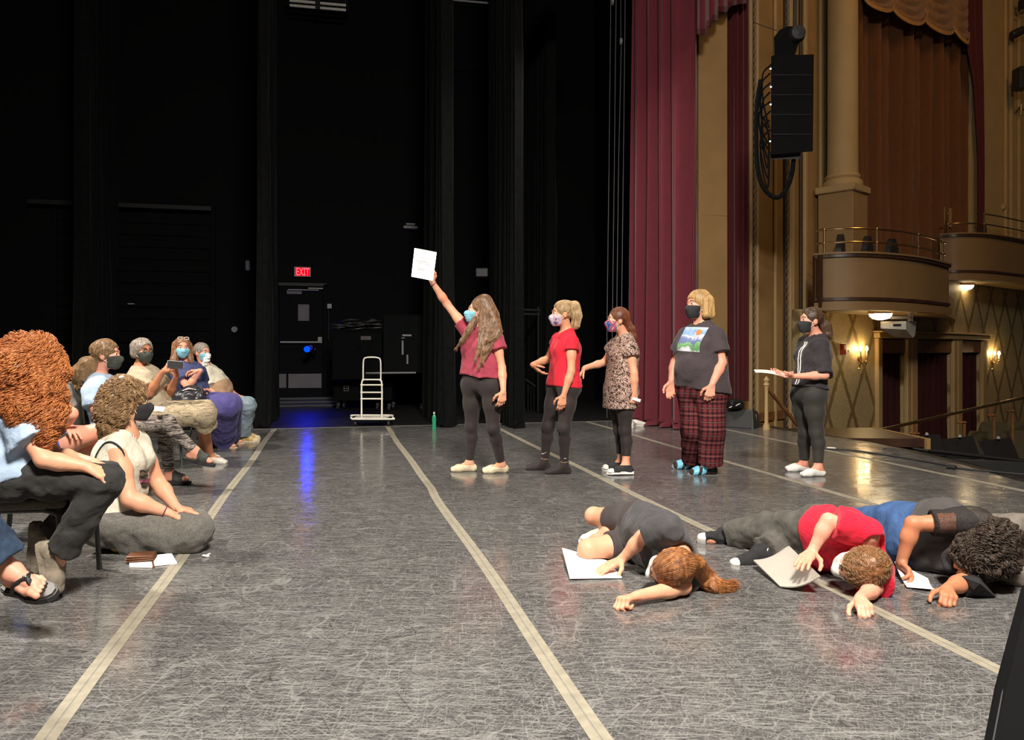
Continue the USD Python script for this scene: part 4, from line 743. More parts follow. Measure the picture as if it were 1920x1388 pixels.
class Person(Thing):
    """J holds the joints in world metres: nk, sh/el/wr/hp/kn/an + L/R; head centre hd with hf (faces) and hu (up); fdL, fdR: where the feet point."""
    def __init__(s, label, J, skin, g=1.0, bust=1.0, belly=0.0, leg=1.0, arm=1.0, hs=1.0, hands=(None, None), feet=(False, False), group=None, face=True, hand_vox=.0036, vox=.0105, head_vox=.0052):
        base = (J['hpL'] + J['hpR']) / 2 * V(1, 1, 0); super().__init__('person', label, 'person', base, group)
        s.J, s.g, s.skin = J, g, skin; s.mh = mh = (J['hpL'] + J['hpR']) / 2; nk = J['nk']; s.u = u = unit(nk - mh); lat = J['shL'] - J['shR']; s.lat = lat = unit(lat - u * (lat @ u)); s.f = f = np.cross(lat, u); H = np.linalg.norm(nk - mh)
        hl = unit(J['hpL'] - J['hpR']); s.hl = hl; s.leg, s.arm = leg, arm; hu_ = unit(u); hf_ = unit(np.cross(hl, hu_)); s.pf = hf_
        ch, wa = mh + u * H * .70, mh + u * H * .34; s.ch, s.wa = ch, wa; bd = J.get('bend', V(0, 0, 0)); wa = wa + bd
        T = []
        for q in (1, -1):
            l = lat * q; l2 = unit(lat + hl) * q
            T += [cone(ch + l * .068 * g, wa + l2 * .045 * g, .104 * g, .090 * g), cone(wa + l2 * .045 * g, mh + hl * q * .062 * g + u * .05, .090 * g, .104 * g)]
            T += [cone(ch + l * .06 * g, nk + l * .05 - u * .055, .10 * g, .062 * g)]
            if bust: T.append(ball(ch + f * .068 * g - u * .015 + l * .068 * g, .066 * g * bust))
        if belly: T += [ell(wa + f * (.035 + belly * .3) - u * .0, np.stack([lat, f, u]), (.15 * g + belly * .5, .10 * g + belly, .17))]
        sh = {}
        for q, S in ((1, 'L'), (-1, 'R')):
            sh[S] = J['sh' + S] - lat * q * .012; T.append(cone(nk - u * .035 + lat * q * .03, sh[S], .052 * g, .05 * g ** .5))
        T.append(cone(nk - u * .06, nk + u * .015, .075, .056 * g ** .5))
        Hp = [cone(J['hpL'] + hu_ * .045, J['hpR'] + hu_ * .045, .10 * g, .10 * g)]
        for q, S in ((1, 'L'), (-1, 'R')): Hp += [ball(J['hp' + S] - hf_ * .035 * g - hl * q * .005, .098 * g), cone(mh + hu_ * .05 + hl * q * .06, J['hp' + S], .1 * g, .098 * g * leg ** .5)]
        A, Lg, Ft = {}, {}, {}; s.foot = {}; s.Q = {}
        for S in 'LR':
            a, e, w = sh[S], J['el' + S], J['wr' + S]; ar = arm * g ** .35; A[S] = [cone(a, a + (e - a) * .5, .050 * ar, .044 * ar), cone(a + (e - a) * .4, e, .045 * ar, .036 * ar), cone(e, e + (w - e) * .35, .037 * ar, .039 * ar), cone(e + (w - e) * .3, w, .0385 * ar, .0255 * ar ** .5)]
            h, k, n = J['hp' + S], J['kn' + S], J['an' + S]; lg = leg * g ** .5; bk = np.cross(unit(n - k), unit(k - h)); fwd = unit(k - (h + n) / 2) if np.linalg.norm(k - (h + n) / 2) > .03 else hf_
            sh_ = unit(n - k); calf = k + (n - k) * .3 - unit(fwd - sh_ * (fwd @ sh_)) * .014
            Lg[S] = [cone(h, h + (k - h) * .45, .094 * lg, .080 * lg), cone(h + (k - h) * .4, k, .080 * lg, .052 * lg), cone(k, calf, .049 * lg, .050 * lg), cone(calf, n, .050 * lg, .034), ball(k + unit(fwd) * .004, .049 * lg)]
            fd = unit(J['fd' + S]); sn = J.get('sn' + S); sn = unit(k - n) if sn is None else sn; sn = unit(sn - fd * (sn @ fd)); sd_ = np.cross(fd, sn); s.foot[S] = (n, fd, sn, sd_); z = J.get('fs', 1.0)
            Ft[S] = [cone(n, n - sn * .045 * z - fd * .034 * z, .034, .031 * z), cone(n - sn * .005, n - sn * .046 * z + fd * .10 * z, .035, .027 * z), cone(n - sn * .046 * z - fd * .03, n - sn * .048 * z + fd * .1 * z, .030 * z, .030 * z)]
            Ft[S] += [cone(n - sn * .047 * z + fd * .09 * z + sd_ * o * z, n - sn * .056 * z + fd * .155 * z + sd_ * o * 1.1 * z, .026 * z, .017 * z) for o in (-.018, .014)]
        s.T, s.Hp, s.A, s.Lg, s.Ft, s.sh = T, Hp, A, Lg, Ft, sh
        # head
        hu = unit(J['hu']); hf = unit(J['hf'] - hu * (J['hf'] @ hu)); hll = np.cross(hu, hf); s.HX = np.stack([hll, hf, hu]); s.hz = hz = hs; hd = J['hd']; s.hd = hd
        h = s.h = lambda l, ff, uu: hd + (V(l, ff, uu) * hz) @ s.HX; ex = lambda c, r: ell(h(*c), s.HX, V(*r) * hz)
        s.Hd = [ex((0, -.012, .03), (.074, .092, .085)), ex((0, .022, -.022), (.061, .070, .092)), ex((0, .038, -.078), (.044, .044, .034)), ball(h(0, .068, -.1), .02 * hz), cone(h(-.03, .079, .021), h(.03, .079, .021), .012 * hz, .012 * hz)] + [ball(h(q * .038, .055, -.03), .03 * hz) for q in (1, -1)]
        Hd2 = [cone(h(0, .086, .0), h(0, .104, -.03), .0075 * hz, .0125 * hz), cone(h(-.018, .087, -.06), h(.018, .087, -.06), .0085 * hz, .0085 * hz)] + [ell(h(q * .075, -.008, -.012), s.HX, V(.010, .020, .032) * hz) for q in (1, -1)]
        s.neck = [cone(h(0, -.02, -.06), nk + (h(0, -.02, -.06) - nk) * .1, .050 * hz * g ** .4, .056 * hz * g ** .4)]
        head = Solid([(s.Hd + Hd2 + s.neck, .018, 0, ())], head_vox, take=[ball(h(q * .031, .102, .004), .013 * hz) for q in (1, -1)]); s.headF = head
        body = Solid([(T + Hp, .05, 0, ()), (s.neck, .02, 0, ()), (A['L'], .02, 0, ()), (A['R'], .02, 0, ()), (Lg['L'], .03, 0, ()), (Lg['R'], .03, 0, ())] + [(Ft[S][:2] if on else Ft[S], .02, 0, ()) for S, on in zip('LR', feet)], vox, k=.03)
        s.bodyF = body; ms = [body.mesh(), head.mesh()]
        for S, hspec in zip('LR', hands):
            hspec = hspec or {}; w = J['wr' + S]; fa = unit(w - J['el' + S]); dd = hspec.get('d', fa); pn = hspec.get('pn', None); pn = (s.lat * (-1 if S == 'L' else 1)) if pn is None else pn
            hp = hand_prims(w, dd, pn, S == 'R', hspec.get('curl', .3), hspec.get('hs', .98 * hs), hspec.get('thumb', .5), hspec.get('spread', .5), hspec.get('curls')) + [cone(w - fa * .035, w + unit(dd) * .012, .027 * arm ** .5, .024)]
            ms.append(Solid([(hp, .007, 0, ())], hand_vox).mesh())
        for S, on in zip('LR', feet):
            if on:
                n, fd, sn, sd_ = s.foot[S]; z = J.get('fs', 1.0); q = -1 if S == 'L' else 1; toes = []
                for i, (o, l, r) in enumerate(((-.034, .058, .0140), (-.0115, .052, .0102), (.0065, .047, .0096), (.0235, .041, .0092), (.039, .033, .0090))):
                    a = n - sn * .052 * z + fd * (.098 - .007 * i) * z + sd_ * o * q * z; m_ = a + (fd * l * .55 + sn * .006) * z; toes += [cone(n - sn * .045 * z + fd * .05 * z + sd_ * o * .6 * q * z, a - fd * .012, .022 * z, .0125 * z), cone(a, m_, r * z * 1.05, r * z), cone(m_, a + (fd * l - sn * .006) * z, r * z, r * z * .9)]
                ms.append(Solid([(Ft[S][:2] + [cone(n - sn * .046 * z - fd * .03, n - sn * .05 * z + fd * .07 * z, .030 * z, .026 * z)] + toes + [Lg[S][3]], .0045, 0, ())], .0034 if vox < .0105 else .0055).mesh())
        s.body = s.part('body', cat_(ms), skin, smooth=True)
        if face:
            for q in (1, -1):
                c = h(q * .031, .0775, .003); s.part('eye', trimesh.creation.icosphere(2, .0118 * hz).apply_translation(c), 'eye_white', smooth=True)
                s.part('iris', trimesh.creation.icosphere(2, .0068 * hz).apply_translation(c + (s.HX[1] * .0075 + s.HX[0] * q * .001) * hz), 'iris_dark', smooth=True)
                s.part('eyebrow', tube(smooth_path([h(q * .014, .093, .024), h(q * .03, .091, .030), h(q * .048, .078, .024)], 4), .0036 * hz, 6), 'brow')
    # -- clothes
    def garment(s, name, m, bits, vox=.009, take=(), noise=None, k=.02, cuts=(), seed=0, parent=None, label=None, relax=1):
        F = Solid(bits, vox, take, noise, k, cuts, seed); p = s.part(name, F.mesh(relax), m, parent, smooth=True, label=label); return p, F
    def shirt(s, m, off=.012, hem=.06, sl=(.5, .5), loose=.01, neck=.072, name='t_shirt', noise=(.010, (9, 9, 14)), vox=.009, extra=(), flare=0., hemn=None, vneck=0, seed=1, k=.025, drape_=True):
        J, g, u = s.J, s.g, s.u; low = s.mh + u * hem; wa = s.wa; bits = []; tors = list(s.T) + list(extra); hpu = unit(u)
        if drape_:
            for q in (1, -1):
                tors += [cone(s.ch + s.lat * q * .066 * g, low + s.hl * q * (.055 * g + flare) - u * .03, .100 * g + loose * .4, .100 * g + loose + flare * .5)]
        bits.append((tors + s.Hp, .04, off, [(low, hemn if hemn is not None else -u)]))
        for S, fr in zip('LR', sl):
            if fr: a, e = s.sh[S], J['el' + S]; d = e - a; bits.append(([cone(a, a + d * (fr + .12), .051 * s.arm * g ** .35, (.049 * s.arm * g ** .35 + loose * .9))], .02, off, [(a + d * fr, d)]))
        nk = J['nk']; tk = [cone(nk - u * .02 + s.f * .02, nk + u * .12 + s.f * .03, neck * .9, neck * 1.25)]
        if vneck: tk.append(cone(nk + s.f * .09 + u * .0, nk + s.f * .12 - u * vneck, .035, .012))
        p, F = s.garment(name, m, bits, vox, tk, noise, k, seed=seed); s.shirtF = F; s.shirtP = p; return p
    def pants(s, m, off=.006, cut=(.93, .93), name='leggings', noise=(.002, (12, 12, 12)), loose=(0, 0), top=.09, vox=.009, seed=2, extra=()):
        J, u = s.J, unit(s.u); bits = [(s.T + s.Hp + list(extra), .05, off, [(s.mh + u * top, u)])]
        for S, c in zip('LR', cut):
            k_, n, h = J['kn' + S], J['an' + S], J['hp' + S]; pr = list(s.Lg[S])
            if c < 0: # shorts: fraction along the thigh
                d = k_ - h; bits.append(([cone(h, h + d * (-c + .1), .092 * s.leg * s.g ** .5, .076 * s.leg * s.g ** .5 + loose[0])], .03, off, [(h + d * -c, d)])); continue
            if loose[0]: pr += [cone(h, k_, .094 * s.leg * s.g ** .5 + loose[0] * .3, .066 * s.leg + loose[0]), cone(k_, n, .062 * s.leg + loose[0], .04 + loose[1])]
            d = n - k_; bits.append((pr, .03, off, [(k_ + d * c, d)]))
        p, F = s.garment(name, m, bits, vox, (), noise, .03, seed=seed); s.pantsF = F; return p
    def sole(s, S, m, th=.02, wid=1.0, parent=None, z0=.078, name='sole', ln=1.0):
        n, fd, sn, sd_ = s.foot[S]; z = s.J.get('fs', 1.0); q = -1 if S == 'L' else 1
        o = [(-.075, .0), (-.07, .026), (-.04, .034), (.03, .034), (.09, .044), (.14, .040), (.175, .022), (.187, 0), (.178, -.02), (.14, -.037), (.09, -.041), (.03, -.030), (-.04, -.032), (-.07, -.024)]
        pl = Polygon([(a * z * ln, -b * z * wid * q) for a, b in o]).buffer(.008).buffer(-.004); m_ = trimesh.creation.extrude_polygon(pl, th, engine='earcut'); v = np.array(m_.vertices); c = n - sn * z0 * z
        v = c + v[:, :1] * fd + v[:, 1:2] * np.cross(sn, fd) + v[:, 2:] * sn; return s.part(name, trimesh.Trimesh(v, m_.faces, process=False), m, parent)
    def shoe(s, S, kind, m, m2='white_plastic', label=None):
        n, fd, sn, sd_ = s.foot[S]; z = s.J.get('fs', 1.0); base = n - sn * .078 * z
        if kind == 'slip':
            p, _ = s.garment('shoe', m, [(s.Ft[S], .02, .0065, [(n - sn * .012, sn)])], .0055, [cone(n + sn * .0, n - sn * .03 + fd * .03, .042, .03)], cuts=[(base, -sn)], label=label)
        elif kind == 'sock':
            p, _ = s.garment('sock', m, [(s.Ft[S] + [s.Lg[S][3]], .02, .0045, [(n + (s.J['kn' + S] - n) * .12, s.J['kn' + S] - n)])], .0055, cuts=[(base, -sn)], label=label)
        elif kind == 'lowsock':
            p, _ = s.garment('sock', m, [(s.Ft[S], .02, .0045, [(n - sn * .022, sn - fd * .2)])], .0055, cuts=[(base, -sn)], label=label)
        elif kind == 'highsock':
            p, _ = s.garment('sock', m, [(s.Ft[S] + s.Lg[S][2:4], .02, .008, [(n + (s.J['kn' + S] - n) * .28, s.J['kn' + S] - n)])], .0055, cuts=[(base, -sn)], label=label)
        elif kind == 'sneaker':
            p, _ = s.garment('shoe', m, [(s.Ft[S], .02, .009, [(n + sn * .005, sn)])], .0055, [cone(n + sn * .02, n - sn * .02 + fd * .02, .040, .03)], cuts=[(base + sn * .012, -sn)], label=label)
            s.sole(S, m2, .026, 1.05, p, .082); 
            cap, _ = s.garment('toe_cap', m2, [(s.Ft[S][3:], .02, .0115, [(n + fd * .125 * z, -fd)])], .0055, cuts=[(base + sn * .012, -sn)], parent=p)
            for i in range(5):
                a = n + fd * (.045 + .02 * i) - sn * (.010 + .0095 * i); s.part('lace', tube(smooth_path([a - sd_ * .026 - sn * .006, a + sn * .006, a + sd_ * .026 - sn * .006 + fd * .008], 4), .0036, 6), m2, p)
        elif kind in ('slide', 'flip'):
            p = s.sole(S, m, .022, 1.08, None, .098, 'sandal_sole', 1.04)
            s.sole(S, m2, .004, .98, p, .077, 'footbed')
            if kind == 'slide':
                c = n + fd * .085 * z - sn * .045 * z; st, _ = s.garment('strap', m2 if label != 'dark' else m, [(s.Ft[S], .02, .009, [(c + fd * .04, fd), (c - fd * .045, -fd)])], .0055, cuts=[(base, -sn)], parent=p)
        return p
    # -- head things
    def mask(s, m, kind='cloth', band='white_plastic'):
        h, X = s.h, s.HX; hz = s.hz; pouch = [ell(h(0, .062, -.058), X, V(.050, .050, .056) * hz), cone(h(0, .082, -.014), h(0, .106, -.038), .014 * hz, .022 * hz)]
        p, F = s.garment('face_mask', m, [(s.Hd + pouch, .02, .005, [(h(0, .09, -.010), X[2] - X[1] * .12), (h(0, .02, -.1), -X[1] + X[2] * .1), (h(0, .04, -.112), -X[2] - X[1] * .15)])], .0045, relax=1)
        for q in (1, -1):
            for up in (-.028, -.072): s.part('ear_loop', tube(smooth_path([h(q * .056, .034, up), h(q * .068, .012, up * .6 - .004), h(q * .078, -.016, .004 if up > -.04 else -.03)], 4), .0022, 6), band, p)
        if kind == 'pleat':
            for k in range(3):
                pts = [h(l, .16, -.045 - .02 * k) for l in np.linspace(-.05, .05, 15)]; pts = s.project(F, pts, -X[1]); s.part('pleat', tube(pts, .0022 * hz, 6), m, p)
        return p
    def project(s, F, pts, d, lift=.001):
        p = np.array(pts, float); d = unit(np.asarray(d, float))
        for _ in range(60):
            f = F.at(p); p += d * np.clip(f - lift, -.01, .02)[:, None] * .9
        return p
    def patch(s, F, quad, d, nu=24, nv=24, lift=.0025, thick=.0018, grow=None):
        """A printed patch that lies on a garment: quad = four world corners in front of it, projected along d."""
        a, b, c, e = [np.asarray(q, float) for q in quad]; u, v = np.meshgrid(np.linspace(0, 1, nu), np.linspace(0, 1, nv), indexing='ij'); g = (a * ((1 - u) * (1 - v))[..., None] + b * (u * (1 - v))[..., None] + c * (u * v)[..., None] + e * ((1 - u) * v)[..., None])
        p = s.project(F, g.reshape(-1, 3), d, lift).reshape(nu, nv, 3); sh_ = sheet(p, thick); n0 = np.cross(p[1, 0] - p[0, 0], p[0, 1] - p[0, 0])
        if n0 @ np.asarray(d) > 0: p = p[:, ::-1]; sh_ = sheet(p, thick)
        return sh_
    def hair(s, m, bits_extra=(), cut_low=-.075, thick=1.0, flow=None, strands=420, w=.0024, steps=14, step=.012, noise=(.003, (40, 40, 40)), curl=0., curlf=60, vox=.006, face_cut=(.0, .092, -.035, .068, .066, .108), name='hair', lift=.0015, seed=5, length_noise=.4, m2=None, tails=()):
        h, X, hz = s.h, s.HX, s.hz; cap = [ell(h(0, -.018, .032), X, V(.083, .100, .092) * hz * thick)]; bits = [(cap, .02, 0, [(h(0, 0, cut_low), -X[2] + X[1] * .35)])]
        if bits_extra: bits.append((list(bits_extra), .02, 0, ()))
        tk = [ell(h(*face_cut[:3]), X, V(*face_cut[3:]) * hz)] if face_cut else []
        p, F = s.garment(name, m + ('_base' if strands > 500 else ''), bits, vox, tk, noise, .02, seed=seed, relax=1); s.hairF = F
        if strands:
            r = np.random.default_rng(seed); vv = F.mesh(1).vertices; q = vv[r.integers(0, len(vv), strands)].copy(); out = [q.copy()]; fl = flow or (lambda x: -X[2] - X[1] * .2)
            st = step * (1 - length_noise * r.random(strands))[:, None]
            for i in range(steps):
                d = fl(q); d = np.broadcast_to(d, q.shape); n = F.grad(q); d = d - n * (d * n).sum(1, keepdims=True); ln = np.linalg.norm(d, axis=1, keepdims=True); d = d / (ln + 1e-6) * np.minimum(1, ln * 3); q = q + d * st
                f = F.at(q); q = q - F.grad(q) * np.clip(f - lift, -.006, .006)[:, None]; out.append(q.copy())
            c = np.stack(out, 1)
            if curl:
                fine = np.stack([np.stack([np.interp(np.linspace(0, steps, steps * 5 + 1), np.arange(steps + 1), c[i, :, k]) for k in range(3)], 1) for i in range(len(c))]); t = np.gradient(fine, axis=1); t /= np.linalg.norm(t, axis=2, keepdims=True) + 1e-6; a = np.cross(t, V(.3, .2, 1)); a /= np.linalg.norm(a, axis=2, keepdims=True) + 1e-6; b = np.cross(t, a)
                ph = (np.arange(fine.shape[1]) * curlf / 60)[None, :, None] + 6.28 * r.random((len(c), 1, 1)); am = curl * (.6 + .8 * r.random((len(c), 1, 1))); c = fine + am * (np.cos(ph) * a + np.sin(ph) * b)
            s.curves('hair_strand', c, m2 or m, w, p)
        for path, radii, n_ in tails:
            r = np.random.default_rng(seed + 1); P_ = smooth_path(path, 5); rad = np.interp(np.linspace(0, 1, len(P_)), np.linspace(0, 1, len(radii)), radii); dv = unit_rows(r.normal(size=(n_, 3))) * (.72 + .38 * r.random((n_, 1))); tg = unit_rows(np.gradient(P_, axis=0)); out = []
            ex = .03 * r.random((n_, 1, 1)) * np.linspace(0, 1, 5)[None, 1:, None] * (tg[-1] + .5 * dv[:, None]); rr = np.maximum(rad, .35 * rad.max() * np.linspace(1, .5, len(rad)))
            for i in range(len(P_)): o = dv - tg[i] * (dv @ tg[i])[:, None]; out.append(P_[i] + o * rr[i] * 1.03)
            c = np.stack(out, 1); c = np.concatenate([c, c[:, -1:] + ex], 1); wav = .004 * np.sin(np.linspace(0, 9, c.shape[1])[None, :, None] + 6.28 * r.random((n_, 1, 3))); s.curves('hair_strand', c + wav, m2 or m, w, p)
        return p
    def band(s, name, a, b, r, m, w=.006, t=.35, parent=None, label=None):
        c = a + (b - a) * t; F = frame(b - a); th = np.linspace(0, 2 * np.pi, 22); return s.part(name, tube(np.array([c + r * (math.cos(x) * F[0] + math.sin(x) * F[1]) for x in th]), w, 6, False), m, parent, label=label)
def toward(pt_): return lambda x: unit_rows(pt_ - x)
def unit_rows(v): return v / (np.linalg.norm(v, axis=1, keepdims=True) + 1e-9)
def along(path, tie=None, rad=.09):
    """Flow for combed hair: towards the tie on the head, then along the tail's path."""
    path = np.asarray(path, float); seg = np.gradient(path, axis=0); seg = unit_rows(seg)
    def f(x):
        d = np.linalg.norm(x[:, None] - path[None], axis=2); i = d.argmin(1); near = d.min(1); g = seg[i].copy(); far = near > rad; g[far] = unit_rows(path[0] - x[far]); return g
    return f
def tail(path, radii): p = np.asarray(path, float); return [cone(p[i], p[i + 1], radii[i], radii[i + 1]) for i in range(len(p) - 1)]
def skin_mat(name, c, red=(1.12, .86, .82)):
    c = np.array(c); mat(name, {'t': ('texture_coordinate', {}), 'n': ('noise_texture', {'scale': 9.0, 'detail': 4.0}), 'r': ('rgb_ramp', {'ramp': [(.3, tuple(c)), (.72, tuple(np.clip(c * np.array(red), 0, 1)))]}), 'f': ('noise_texture', {'scale': 260.0}), 'b': ('bump', {'strength': .08, 'distance': .002}),
        'p': ('principled_bsdf', {'roughness': .5, 'specular_ior_level': .35, 'subsurface_weight': .12, 'subsurface_radius': (1, .35, .2), 'subsurface_scale': .006})},
        [('t.object', 'n.vector'), ('n.fac', 'r.fac'), ('r.color', 'p.base_color'), ('t.object', 'f.vector'), ('f.fac', 'b.height'), ('b.normal', 'p.normal')])
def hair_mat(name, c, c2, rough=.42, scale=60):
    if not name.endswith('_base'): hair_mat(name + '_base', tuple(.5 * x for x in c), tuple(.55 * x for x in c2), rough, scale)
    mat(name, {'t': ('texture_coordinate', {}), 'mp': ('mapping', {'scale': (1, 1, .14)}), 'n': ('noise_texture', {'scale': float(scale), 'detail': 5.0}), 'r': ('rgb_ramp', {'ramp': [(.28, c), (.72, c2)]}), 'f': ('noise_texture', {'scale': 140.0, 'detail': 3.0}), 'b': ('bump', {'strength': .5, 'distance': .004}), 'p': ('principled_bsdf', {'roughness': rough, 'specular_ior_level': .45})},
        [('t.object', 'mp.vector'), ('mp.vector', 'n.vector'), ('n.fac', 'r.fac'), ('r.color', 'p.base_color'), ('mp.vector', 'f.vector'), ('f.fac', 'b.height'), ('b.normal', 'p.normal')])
def paper_sheet(corners, bend=.0, bdir=UP, thick=.003, n=12):
    a, b, c, d = [np.asarray(q, float) for q in corners]; u, v = np.meshgrid(np.linspace(0, 1, n), np.linspace(0, 1, n), indexing='ij')
    g = a * ((1 - u) * (1 - v))[..., None] + b * (u * (1 - v))[..., None] + c * (u * v)[..., None] + d * ((1 - u) * v)[..., None]; g = g + (bend * np.sin(np.pi * u))[..., None] * bdir; return sheet(g, thick)
for nm, c in (('skin_fair', (.66, .36, .225)), ('skin_pink', (.70, .355, .245)), ('skin_warm', (.60, .30, .175)), ('skin_tan', (.46, .21, .11)), ('skin_brown', (.36, .15, .07))): skin_mat(nm, c)
plain_mat('eye_white', (.75, .72, .68), .25); plain_mat('iris_dark', (.03, .018, .012), .2); plain_mat('brow', (.10, .055, .03), .7)
hair_mat('hair_brown_long', (.13, .062, .030), (.36, .195, .095)); hair_mat('hair_blonde', (.30, .18, .085), (.62, .43, .22)); hair_mat('hair_auburn', (.12, .035, .015), (.26, .085, .035)); hair_mat('hair_gold', (.42, .24, .085), (.72, .46, .19)); hair_mat('hair_dark_brown', (.05, .026, .016), (.15, .085, .05))
hair_mat('hair_red', (.24, .062, .016), (.66, .25, .075)); hair_mat('hair_light_brown', (.15, .082, .036), (.48, .30, .145)); hair_mat('hair_grey', (.16, .13, .10), (.38, .33, .28)); hair_mat('hair_ginger', (.16, .05, .015), (.48, .20, .065)); hair_mat('hair_black_curly', (.020, .014, .010), (.09, .06, .042))
hair_mat('hair_strawberry', (.26, .11, .05), (.52, .27, .14)); hair_mat('hair_sandy', (.20, .11, .05), (.42, .25, .12))
def pattern(name, stops, scale, voro=False, rough=.85, stretch=(1, 1, 1), detail=3.0, distort=0.0):
    mat(name, {'t': ('texture_coordinate', {}), 'mp': ('mapping', {'scale': stretch}), 'n': (('voronoi_texture' if voro else 'noise_texture'), {'scale': float(scale), **({} if voro else {'detail': detail, 'distortion': distort})}), 'r': ('rgb_ramp', {'ramp': stops, 'interpolate': False}), 'p': ('principled_bsdf', {'roughness': rough, 'specular_ior_level': .25})},
        [('t.object', 'mp.vector'), ('mp.vector', 'n.vector'), (('n.distance' if voro else 'n.fac'), 'r.fac'), ('r.color', 'p.base_color')])
# ------------------------------------------------------------------ the people who stand in a line
R_, F_, U_ = CR, CF, UP
def pose(D0, **k):
    out = {}
    for n, v in k.items():
        if isinstance(v, tuple) and v[0] == 'g': out[n] = G(v[1], v[2]) + UP * v[3]
        elif isinstance(v, tuple) and v[0] == 'z': out[n] = G(v[1], v[2], v[3])
        elif isinstance(v, tuple): out[n] = P(v[0], v[1], D0 + v[2])
        else: out[n] = v
    return out
HANG = lambda S, sgn=1: dict(d=-U_ - R_ * .08, pn=(F_ if S == 'L' else -F_), curl=.42)
cloth_mat('tee_maroon', (.34, .045, .075), .85, .12, 14, .3, 240, .1); cloth_mat('leggings_charcoal', (.027, .0195, .019), .75, .1, 14, .15, 260, .1); cloth_mat('shoe_beige', (.66, .56, .38), .7, .08, 20)
plain_mat('mask_blue', (.22, .50, .62), .8, var=.06); plain_mat('mask_black', (.022, .022, .025), .85); plain_mat('wrist_band', (.18, .03, .08), .6); plain_mat('white_cotton', (.72, .70, .66), .85)
# woman with raised script
J = pose(7.1, hd=(897, 583, 0), nk=(903, 620, .02), shL=(931, 634, -.12), shR=(876, 622, .12), elL=(941, 690, -.17), wrL=(944, 734, -.26), elR=(838, 570, .14), wrR=(811, 530, .05), hpL=(921, 725, -.09), hpR=(886, 725, .08), knL=(925, 803, -.10), knR=(884, 800, .10), anL=('g', 940, 887, .078), anR=('g', 880, 884, .078),
         hf=-R_ + U_ * .16 - F_ * .12, hu=U_ + R_ * .12, fdL=-R_ - F_ * .16, fdR=-R_ - F_ * .1)
w1 = Person('woman in maroon t-shirt and black leggings raising a white page, long brown hair', J, 'skin_fair', .98, 1.15, hands=(dict(d=-U_ * .95 - R_ * .15, pn=F_ - R_ * .3, curl=.45), dict(d=U_ - R_ * .22, pn=-F_ - R_ * .35, curl=.35, thumb=.8)), arm=1.0)
w1.shirt('tee_maroon', .010, .10, (.36, .36), .024, flare=.028, vneck=.03, neck=.078, hemn=-U_ - R_ * .12, noise=(.014, (7, 7, 5)))
w1.pants('leggings_charcoal', .005, (.90, .90), top=.16)
for S in 'LR': w1.shoe(S, 'slip', 'shoe_beige')
w1.mask('mask_blue', 'pleat')
ha = pose(7.1, a=(908, 566, -.02), b=(921, 592, -.06), c=(926, 622, -.12), d=(917, 655, -.20), e=(904, 676, -.23)); hb = pose(7.1, a=(890, 600, -.06), b=(878, 622, -.10), c=(866, 640, -.10), d=(857, 652, -.08)); pa_ = [ha[k] for k in 'abcde']; pb = [hb[k] for k in 'abcd']
fl_ = along(smooth_path(pa_, 4), rad=.11)
tl = []
for k, (dx, dl) in enumerate([(-15, 0), (-6, 14), (3, 6), (11, -14), (16, -34)]):
    q = pose(7.1, a=(906 + dx * .4, 566, -.03 + .01 * k), b=(917 + dx * .6, 592, -.07), c=(919 + dx, 622, -.13 - .006 * k), d=(913 + dx * .95, 652 + dl * .5, -.19), e=(903 + dx * .75, 674 + dl, -.22)); tl.append(([q[z] for z in 'abcde'], [.05, .04, .03, .022, .005], 150))
tl.append((pb, [.028, .026, .02, .006], 110)); bits_ = [c_ for t_ in tl for c_ in tail(t_[0], t_[1])] + tail(pa_[:3], [.07, .062, .03])
w1.hair('hair_brown_long', bits_, cut_low=-.11, flow=fl_, strands=520, steps=18, face_cut=(.0, .088, -.035, .074, .068, .108), tails=tl)
w1.band('wristband', J['elR'], J['wrR'], .029, 'wrist_band', .004, .95)
pg = single('script_page', paper_sheet([P(771, 519, 6.98), P(812, 527, 7.0), P(819, 473, 7.03), P(777, 465, 7.0)], -.006, F_, .003), 'paper', 'white script page held up high by the woman in maroon', 'paper')
for k, (x0, x1, y) in enumerate([(786, 802, 478), (779, 806, 484), (780, 808, 488), (780, 788, 494), (780, 798, 499), (781, 795, 503), (780, 786, 509)]):
    a, b = P(x0, y, 6.968), P(x1, y + (x1 - x0) * .17, 6.968); m_ = bar(a, b, .005, .001); g = usdkit.mesh(stage, numbered(pg, 'text_line'), (np.array(m_.vertices) - V(*stage.GetPrimAtPath(pg).GetAttribute('xformOp:translate').Get()), m_.faces), mats['ink'])

# woman in red polo
cloth_mat('polo_red', (.60, .012, .03), .8, .1, 14, .3, 240, .08); cloth_mat('polo_trim', (.62, .10, .12), .8); pattern('mask_print', [(0, (.10, .07, .15)), (.42, (.42, .30, .40)), (.55, (.55, .48, .52)), (.68, (.30, .12, .20))], 26, distort=1.0)
J = pose(7.1, hd=(1054, 588, 0), nk=(1063, 624, .02), shL=(1073, 641, -.15), shR=(1046, 636, .14), elL=(1071, 697, -.21), wrL=(1057, 741, -.24), elR=(1027, 674, .32), wrR=(998, 684, .16), hpL=(1066, 728, -.09), hpR=(1045, 728, .09), knL=(1058, 803, -.12), knR=(1027, 800, .10), anL=('g', 1058, 889, .078), anR=('g', 1020, 882, .078),
         hf=-R_ - F_ * .22 - U_ * .03, hu=U_ - R_ * .02, fdL=-R_ - F_ * .12, fdR=-R_ + F_ * .02)
w2 = Person('woman in red polo shirt with blonde ponytail, one hand held out in front', J, 'skin_warm', .90, 1.0, hands=(dict(d=-U_ - R_ * .2, pn=F_, curl=.4), dict(d=R_ * .72 - U_ * .70, pn=R_ * .7 + U_ * .7 + F_ * .2, curl=.22)))
